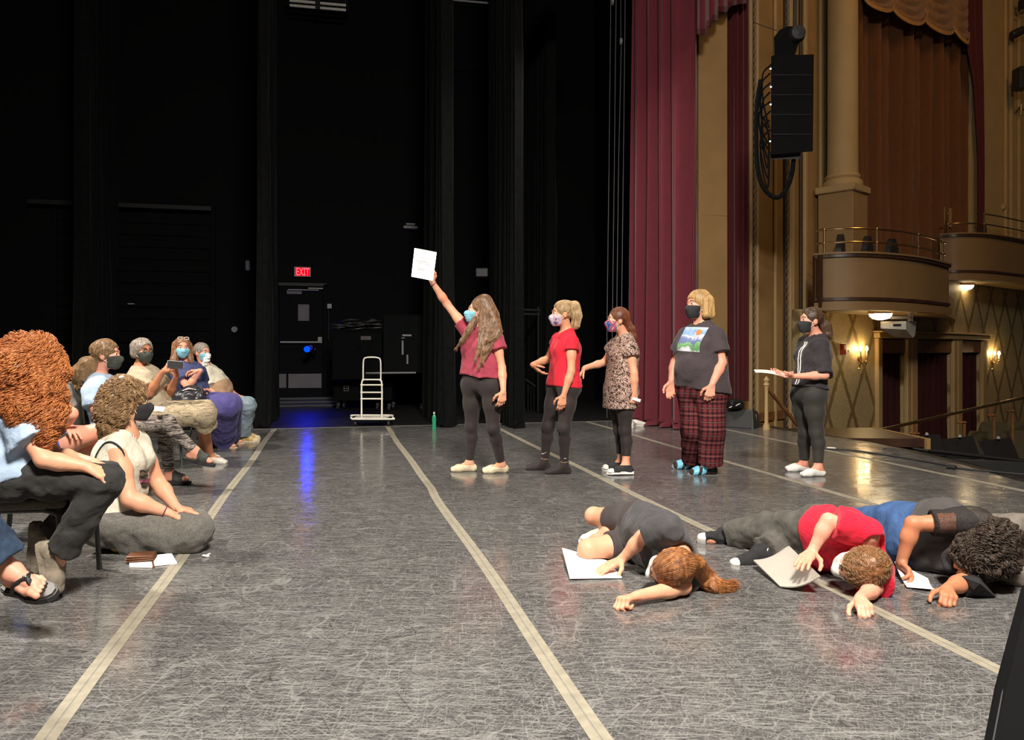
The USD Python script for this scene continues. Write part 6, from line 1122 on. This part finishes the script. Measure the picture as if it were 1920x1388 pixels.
h = p10.h; hb = [ball(P(*q), r) for q, r in [((56, 682, 3.60), .128), ((84, 698, 3.56), .080), ((30, 705, 3.50), .115), ((78, 738, 3.50), .082), ((40, 745, 3.50), .10), ((12, 742, 3.55), .10), ((90, 782, 3.46), .054), ((84, 812, 3.44), .034), ((80, 830, 3.43), .018), ((104, 768, 3.62), .04), ((102, 800, 3.60), .024), ((55, 775, 3.45), .07)]]
p10.hair('hair_red', hb, cut_low=-.12, thick=1.12, strands=2800, steps=18, step=.017, w=.0030, curl=.0115, curlf=27, vox=.0075, noise=(.020, (18, 18, 18)), flow=lambda x: np.where(((x - p10.hd) @ U_ > .05)[:, None], unit_rows(x - h(0, -.01, .12)) - U_ * .25, -U_ + .15 * unit_rows(x - p10.hd)), lift=.006, face_cut=(.0, .13, -.03, .07, .06, .11))
# kneeling woman
J = pose(4.45, hd=(244, 752, 0), nk=(231, 806, .0), shR=(214, 840, -.15), shL=(262, 832, .15), elR=(243, 936, -.19), wrR=(313, 961, -.12), elL=(296, 905, .19), wrL=(330, 952, .08), hpR=(214, 985, -.09), hpL=(222, 978, .09), knR=(362, 1000, -.09), knL=(368, 992, .12), anR=(222, 1021, -.09), anL=(228, 1013, .10), hf=CR * .80 + CF * .55 - U_ * .12, hu=U_ + SR * .05, fdR=-R_ - F_ * .1 - U_ * .08, fdL=-R_ + F_ * .1 - U_ * .08, snR=-U_, snL=-U_, bend=SR * .02)
p11 = Person('kneeling woman in cream tank top and grey sweatpants with a curly half ponytail', J, 'skin_fair', 1.06, 1.1, hands=(dict(d=R_ * .85 - U_ * .25 + F_ * .2, pn=-U_, curl=.15), dict(d=R_ * .85 - U_ * .30, pn=-U_, curl=.2)), arm=1.18, leg=.92, vox=.009)
sh_ = p11.sh
p11.shirt('tank_cream', .008, .10, (0, 0), .012, neck=.082, vneck=.05, noise=(.009, (9, 9, 9)), name='tank_top'); 
for S in 'RL':   # dark trim round the armhole
    q = sh_[S]; sg_ = 1 if S == 'L' else -1; th = np.linspace(0, 2 * np.pi, 30); pts = np.array([q - p11.lat * sg_ * .055 - p11.u * .075 + p11.f * .075 * math.cos(t_) + p11.u * .115 * math.sin(t_) for t_ in th]); pts = pts + p11.lat * sg_ * .10; pts = p11.project(p11.shirtF, pts, -p11.lat * sg_, .003); p11.part('trim', tube(pts, .0055, 6), 'jeans_black', p11.shirtP)
p11.pants('sweat_grey', .012, (.93, .93), 'sweatpants', (.016, (11, 11, 11)), (.018, .02), .10, extra=[cone(p11.wa, p11.mh, .10, .12)])
cloth_mat('sock_mustard', (.52, .36, .15), .9)
for S in 'LR': p11.shoe(S, 'sock', 'sock_mustard')
p11.mask('mask_black'); p11.band('hair_elastic', J['elR'], J['wrR'], .034, 'wrist_band', .003, .93); p11.band('watch', J['elL'], J['wrL'], .033, 'leather_brown', .009, .35)
h = p11.h; hb = [ball(h(*q), r) for q, r in [((0, -.055, .06), .072), ((0, -.095, .01), .066), ((-.02, -.115, -.06), .062), ((.03, -.105, -.08), .056), ((-.05, -.065, -.08), .052), ((-.03, -.105, -.15), .046), ((.02, -.09, -.17), .036), ((-.05, -.08, -.20), .026), ((-.01, -.11, -.21), .022)]]
p11.hair('hair_light_brown', hb, cut_low=-.09, strands=1100, steps=15, step=.014, w=.0030, curl=.008, curlf=22, vox=.006, noise=(.014, (34, 34, 34)), flow=lambda x: np.where(((x - p11.hd) @ p11.HX[1] > -.03)[:, None], unit_rows(h(0, -.08, .10) - x), -U_ - p11.HX[1] * .2), lift=.004)
p11.part('hair_tie', trimesh.creation.icosphere(2, .016).apply_translation(h(-.03, -.055, .135)), 'white_cotton')
tk = [p11.project(p11.shirtF, [P(x_, y_, 4.2) for x_, y_ in row], P(270, 895, 1) - V(0, 0, CH), .003) for row in ([(262, 884), (268, 882), (274, 884), (279, 880)], [(262, 893), (269, 896), (277, 892)], [(264, 903), (271, 906), (279, 900)], [(266, 912), (273, 914), (280, 908)])]
for k, q_ in enumerate(tk): p11.part('print', tube(smooth_path(q_, 4), .006 if k != 2 else .010, 6), 'wrist_band' if k == 2 else 'jeans_black', p11.shirtP)
# things by her knees
nb_ = Thing('notebook', 'open white notebook lying flat on floor under a brown wallet', 'notebook', G(285, 1055)); nb_.part('page', sheet(np.array([[G(243, 1065) + UP * .008, G(240, 1046) + UP * .008], [G(288, 1066) + UP * .008, G(283, 1046) + UP * .008]]), .006, UP), 'paper'); nb_.part('page', sheet(np.array([[G(289, 1063) + UP * .008, G(285, 1044) + UP * .008], [G(332, 1058) + UP * .008, G(322, 1040) + UP * .008]]), .006, UP), 'paper'); nb_.part('spine', tube([G(288, 1066) + UP * .006, G(284, 1045) + UP * .006], .006, 8), 'leather_brown')
wl = Thing('wallet', 'brown folded wallet resting on the open white notebook', 'wallet', G(265, 1050)); c = G(265, 1053); 
for k in range(3): wl.part('flap', box(c + V(0, 0, .016 + .011 * k), (.145 - .004 * k, .105, .009), frame((.02 * (k - 1), 0, 1), CR + CF * .25), bevel=.004), 'leather_brown')
lt = Thing('paper_scrap', 'crumpled white scrap on the floor right of kneeling woman', 'scrap', G(388, 1044)); lt.part('scrap', cat_([box(G(386, 1045) + UP * .007, (.04, .02, .012), frame((.2, .1, 1), CR), bevel=.004)]), 'white_cotton'); lt.part('loose_end', box(G(391, 1042) + UP * .006, (.026, .02, .010), frame((-.3, .1, 1), CF), bevel=.004), 'white_cotton')
# grey-haired person half hidden behind the red hair
cloth_mat('tee_heather', (.26, .25, .24), .9, .2, 40); cloth_mat('shorts_blue', (.03, .11, .48), .85)
J = pose(4.9, hd=(90, 676, .02), nk=(82, 722, .02), shR=(84, 742, -.15), shL=(112, 738, .16), elR=(134, 776, -.22), wrR=(112, 806, -.14), elL=(122, 782, .22), wrL=(128, 802, .08), hpR=(66, 842, -.10), hpL=(74, 838, .09), knR=(206, 805, -.10), knL=(196, 842, .10), anR=(262, 886, -.05), anL=(178, 930, .12), hf=SR, hu=U_, fdR=R_ - U_ * .5, fdL=R_, snL=U_)
p12 = Person('grey-haired person in grey shirt and blue shorts behind the red-haired woman', J, 'skin_pink', 1.0, 0, hands=(dict(d=R_ * .9, pn=-U_, curl=.3), dict(d=R_ * .9 - F_ * .3, pn=-U_, curl=.3)))
p12.shirt('tee_heather', .012, .02, (.5, .5), .02); p12.pants('shorts_blue', .012, (-.42, -.42), 'shorts', loose=(.02, 0)); p12.mask('sweat_grey'); p12.hair('hair_grey', (), strands=250)
p12.part('glasses', cat_([tube([p12.h(-.075, -.01, .01), p12.h(-.055, .088, .008)], .003, 6)] + [tube([p12.h(-.03 * q_ + .022 * math.cos(t_), .098, .004 + .017 * math.sin(t_)) for t_ in np.linspace(0, 6.28, 14)], .0025, 6, False) for q_ in (1, -1)]), 'black_iron')
for S in 'LR': p12.shoe(S, 'sneaker', 'suede_taupe', 'white_cotton')
# girl in pale blue t-shirt
pattern('leggings_print', [(0, (.05, .04, .036)), (.42, (.05, .04, .036)), (.46, (.30, .255, .22)), (.53, (.10, .08, .07)), (.57, (.42, .37, .32)), (.62, (.06, .05, .045))], 7, stretch=(1, 1, 9), detail=3.0, distort=.4)
J = pose(6.15, hd=(200, 665, .0), nk=(186, 707, .02), shR=(171, 732, -.14), shL=(207, 727, .14), elR=(181, 782, -.17), wrR=(222, 790, -.14), elL=(212, 775, .18), wrL=(250, 788, .06), hpR=(208, 802, -.09), hpL=(214, 798, .09), knR=(314, 792, -.06), knL=(312, 805, .14), anR=(366, 846, .06), anL=('g', 318, 909, .10), hf=SR - F_ * .12, hu=U_, fdR=R_ * .95 - U_ * .22, fdL=R_, snR=U_ + R_ * .2, snL=U_, fs=.95)
p13 = Person('girl with low ponytail in pale blue t-shirt and patterned leggings, legs crossed', J, 'skin_pink', .86, .8, hands=(dict(d=R_ * .9 - U_ * .1, pn=-U_, curl=.4), dict(d=R_ * .9 - F_ * .2, pn=-U_, curl=.4)))
p13.shirt('tee_sky', .012, .0, (.55, .55), .026, noise=(.012, (8, 8, 10))); p13.pants('leggings_print', .006, (.90, .90)); plain_mat('mask_camo', (.045, .05, .042), .9, var=.4, scale=30); p13.mask('mask_camo')
for S in 'LR': p13.shoe(S, 'slide', 'sock_black', 'mask_camo')
ha = pose(6.15, a=(180, 678, -.02), b=(165, 686, -.04), c=(152, 702, -.05), d=(146, 722, -.05)); pt_ = [ha[k] for k in 'abcd']
p13.hair('hair_light_brown', tail(pt_, [.04, .065, .068, .03]), flow=along(smooth_path(pt_, 4)), strands=700, steps=15, noise=(.008, (34, 34, 34)), curl=.002, tails=[(pt_, [.04, .062, .066, .03], 220)])
single('note_card', paper_sheet([P(281, 770, 5.95), P(306, 772, 5.95), P(310, 764, 6.1), P(285, 762, 6.1)], .004, UP, .003), 'paper', 'small white card on the patterned leggings of seated girl', 'paper')
# woman in tan dress with a phone
pattern('dress_tan', [(0, (.36, .29, .19)), (.46, (.36, .29, .19)), (.5, (.15, .115, .08)), (.54, (.40, .33, .22)), (.62, (.22, .175, .12)), (.66, (.42, .35, .24))], 6, stretch=(1, 1, 7), detail=3.0, distort=.5); cloth_mat('dress_sand', (.40, .33, .23), .85, .15, 14)
J = pose(7.45, hd=(268, 658, 0), nk=(263, 692, .02), shR=(252, 712, -.13), shL=(294, 706, .14), elR=(280, 738, -.20), wrR=(306, 696, -.24), elL=(318, 738, .10), wrL=(331, 706, -.10), hpR=(290, 778, -.09), hpL=(296, 774, .09), knR=(384, 778, -.10), knL=(384, 772, .10), anR=(392, 846, -.10), anL=('g', 380, 862, .08), hf=CR * .8 - CF * .6 - U_ * .05, hu=U_, fdR=R_ - U_ * .08, fdL=R_, snR=U_, snL=U_)
J['anR'] = G(394, 869) + UP * .08
p14 = Person('woman with short grey-brown hair in tan dress holding up a phone', J, 'skin_tan', 1.0, 1.0, hands=(dict(d=U_ * .95 - R_ * .15, pn=-R_ * .5 - F_ * .6, curl=.5), dict(d=R_ * .86 + U_ * .4 + F_ * .1, pn=F_ * .8 - U_ * .3, curl=.4)))
p14.shirt('dress_sand', .013, .0, (.75, .75), .03, noise=(.014, (8, 8, 12)), name='jacket'); p14.pants('dress_tan', .014, (.16, .22), 'skirt', loose=(.016, .05), top=.22, noise=(.016, (14, 14, 6)), extra=[cone((J['hpR'] + J['hpL']) / 2, J['knR'] * .5 + J['knL'] * .5 + U_ * .0 - SR * .05, .10, .062), cone(J['knR'], J['knL'], .05, .05), cone((J['knR'] + J['knL']) / 2 - U_ * .02, (J['knR'] + J['knL']) / 2 - U_ * .05 - SR * .04, .055, .05)])
p14.mask('mask_camo'); p14.hair('hair_grey', [cone(p14.h(q * .05, -.04, .05), p14.h(q * .062, -.035, -.03), .05, .04) for q in (1, -1)], cut_low=-.06, thick=1.06, strands=420, flow=lambda x: unit_rows(x - p14.h(0, -.01, .13)) - U_ * .4, steps=10)
p14.part('glasses', cat_([tube([p14.h(-.03 * q_ + .022 * math.cos(t_), .1, .004 + .017 * math.sin(t_)) for t_ in np.linspace(0, 6.28, 14)], .0025, 6, False) for q_ in (1, -1)]), 'black_iron')
for S in 'LR': p14.shoe(S, 'slip', 'white_plastic')
ph = Thing('phone', 'grey phone held level by the woman in tan dress', 'phone', P(328, 684, 7.2)); ph.part('body', box(P(329, 684, 7.2), (.15, .011, .072), frame((.1, 0, 1), CR + F_ * .25 + U_ * .12), bevel=.004), 'grey_metal'); ph.part('screen', box(P(329, 684, 7.194), (.136, .002, .062), frame((.1, 0, 1), CR + F_ * .25 + U_ * .12)), 'speaker_box')
# woman in navy
cloth_mat('navy_top', (.055, .065, .16), .85, .12, 14, .3); cloth_mat('navy_trousers', (.075, .065, .22), .85, .1, 10, .3, 200, .1)
J = pose(8.65, hd=(342, 652, -.04), nk=(347, 682, .0), shR=(332, 704, -.13), shL=(374, 698, .13), elR=(352, 726, -.30), wrR=(376, 695, -.28), elL=(382, 728, .05), wrL=(372, 742, -.15), hpR=(366, 760, -.10), hpL=(374, 757, .08), knR=(424, 762, -.16), knL=(430, 760, .06), anR=('g', 418, 839, .08), anL=('g', 428, 832, .08), hf=CR * .5 - CF * .86 - U_ * .0, hu=U_ + R_ * .03, fdR=R_ - F_ * .3, fdL=R_, snR=U_, snL=U_)
p15 = Person('woman in navy top and wide purple-navy trousers, long light brown hair, handbag on lap', J, 'skin_pink', .98, 1.0, hands=(dict(d=R_ * .6 + U_ * .7, pn=R_ * .6 - U_ * .5 + F_ * .3, curl=.6), dict(d=-R_ * .8, pn=-U_, curl=.4)))
p15.shirt('navy_top', .013, .0, (.6, .6), .035, noise=(.012, (8, 8, 10)), vneck=.05); p15.pants('navy_trousers', .014, (.93, .93), 'wide_trousers', (.012, (14, 14, 3)), (.055, .085), .1); p15.mask('mask_blue', 'pleat')
for S in 'LR': p15.shoe(S, 'slide', 'shoe_beige', 'shoe_beige')
hb = [cone(p15.h(q * .065, -.03, .03), p15.h(q * .085, .02, -.16), .04, .035) for q in (1, -1)] + [cone(p15.h(0, -.07, .03), p15.h(0, -.08, -.14), .07, .06)] + tail([p15.h(-.085, .02, -.14), p15.h(-.09, .05, -.22), p15.h(-.085, .07, -.30)], [.036, .03, .008])
p15.hair('hair_strawberry', hb, cut_low=-.14, strands=520, steps=16)
p15.part('head_glasses', cat_([tube([p15.h(q_ * .034 + .026 * math.cos(t_), .055, .105 + .016 * math.sin(t_)) for t_ in np.linspace(0, 6.28, 14)], .004, 6, False) for q_ in (1, -1)]), 'white_plastic')
bg = Thing('handbag', 'dark slouchy leather handbag resting on the lap of woman in navy', 'bag', P(355, 755, 8.3)); bp = [ell(P(352, 748, 8.33), np.stack([CR, CF, UP]), (.17, .09, .105)), ell(P(366, 742, 8.36), np.stack([CR, CF, UP]), (.10, .08, .09)), ell(P(340, 752, 8.33), np.stack([CR, CF, UP]), (.10, .09, .08))]
bg.part('body', Solid([(bp, .05, 0, ())], .008, noise=(.014, (18, 18, 18))).mesh(), 'black_leather', smooth=True); bg.part('strap', tube(smooth_path([P(336, 742, 8.25), P(345, 728, 8.25), P(360, 724, 8.25), P(375, 727, 8.28), P(380, 738, 8.28)], 6), .010, 8), 'black_leather'); bg.part('zip', tube(smooth_path([P(342, 733, 8.23), P(356, 729, 8.24), P(368, 731, 8.25)], 5), .006, 6), 'chrome')
single('tissue', Solid([([ball(P(387, 676, 8.33), .025), ball(P(390, 668, 8.33), .018), ball(P(384, 683, 8.33), .02)], .02, 0, ())], .005, noise=(.014, (60, 60, 60))).mesh(), 'white_cotton', 'crumpled white tissue in the raised hand of woman in navy', 'tissue')
# man at the end of the row
cloth_mat('shirt_cream', (.56, .53, .42), .9, .1, 14, .4); cloth_mat('vest_khaki', (.36, .23, .14), .9, .12, 14, .4); cloth_mat('jeans_light', (.21, .27, .31), .9, .2, 16, .4, 220)
J = pose(9.45, hd=(379, 661, -.02), nk=(384, 690, .0), shR=(378, 706, -.14), shL=(408, 702, .14), elR=(402, 742, -.22), wrR=(432, 748, -.14), elL=(424, 728, .18), wrL=(444, 742, .04), hpR=(408, 758, -.10), hpL=(412, 756, .09), knR=(462, 762, -.10), knL=(464, 760, .12), anR=('g', 456, 829, .08), anL=('g', 458, 824, .08), hf=CR * .9 - CF * .42 - U_ * .05, hu=U_, fdR=R_, fdL=R_ + F_ * .1, snR=U_, snL=U_, fs=1.08)
p16 = Person('grey-haired man in cream shirt and light jeans at far end of row', J, 'skin_pink', 1.04, 0, belly=.03, hands=(dict(d=R_ * .9 - U_ * .2, pn=-U_, curl=.35), dict(d=R_ * .8 - U_ * .4, pn=-U_, curl=.35)))
p16.shirt('shirt_cream', .013, .06, (.55, .55), .025, noise=(.012, (8, 8, 10)), name='shirt'); p16.garment('waist_wrap', 'vest_khaki', [(p16.T + p16.Hp, .05, .032, [(p16.mh + p16.u * .24, p16.u), (p16.mh - U_ * .02, -p16.u)])], .010, noise=(.014, (9, 9, 9))); p16.pants('jeans_light', .012, (.93, .93), 'jeans', (.012, (14, 14, 14)), (.022, .03))
for S in 'LR': p16.shoe(S, 'sneaker', 'sock_mustard', 'shoe_beige')
p16.mask('mask_blue', 'pleat'); p16.hair('hair_grey', (), thick=1.0, strands=300, steps=6)
# person beyond the left frame edge: only a foot reaches in
J = pose(2.72, hd=(-250, 470, 0), nk=(-265, 560, 0), shR=(-280, 610, -.16), shL=(-240, 605, .16), elR=(-255, 760, -.2), wrR=(-150, 820, -.12), elL=(-220, 750, .22), wrL=(-120, 810, .1), hpR=(-245, 880, -.09), hpL=(-240, 875, .09), knR=(-95, 900, -.05), knL=(-150, 880, .20), anL=(22, 1072, .30), anR=('g', -130, 1230, .09), hf=SR, hu=U_, fdL=R_ * .88 - F_ * .40 - U_ * .02, fdR=R_, snL=U_ * .86 - F_ * .46 + R_ * .05, snR=U_, fs=1.05)
p17 = Person('person past the left frame edge, only jeans cuff and flip-flopped foot visible', J, 'skin_pink', .98, .9, hands=(dict(d=R_, pn=-U_), dict(d=R_, pn=-U_)), feet=(True, True), vox=.010, face=False)
cloth_mat('jeans_dark', (.022, .04, .075), .85, .3, 20, .4, 220); p17.shirt('tee_slate', .012, .0, (.5, .5), .02, vox=.012); p17.pants('jeans_dark', .010, (.88, .90), 'jeans', (.012, (16, 16, 16)), (.016, .035)); p17.hair('hair_dark_brown', (), strands=0, vox=.008)
cloth_mat('frayed_hem', (.10, .13, .17), .95); J_ = J
for S in 'LR':
    n, fd, sn, sd_ = p17.foot[S]; b_ = p17.sole(S, 'rubber', .020, 1.12, None, .092, 'sandal_sole', 1.06); p17.sole(S, 'speaker_box', .006, 1.02, b_, .073, 'footbed', 1.0); q = -1 if S == 'L' else 1; z = 1.05
    toe = n + fd * .115 * z - sn * .052 + sd_ * (-.018) * q; kn_ = n + fd * .075 * z - sn * .012 + sd_ * (-.006) * q
    for o in (-1, 1): p17.part('strap', tube(smooth_path([toe, kn_ + fd * .02, n + fd * .05 + sd_ * o * .034 - sn * .03, n + fd * .02 + sd_ * o * .042 - sn * .068], 6), [.0075] * 6 + [.010] * 13, 8), 'rubber', b_)
    for k in range(3): p17.part('stud', trimesh.creation.icosphere(1, .0055).apply_translation(kn_ + fd * (.012 - .012 * k) + sn * .007), 'chrome', b_)
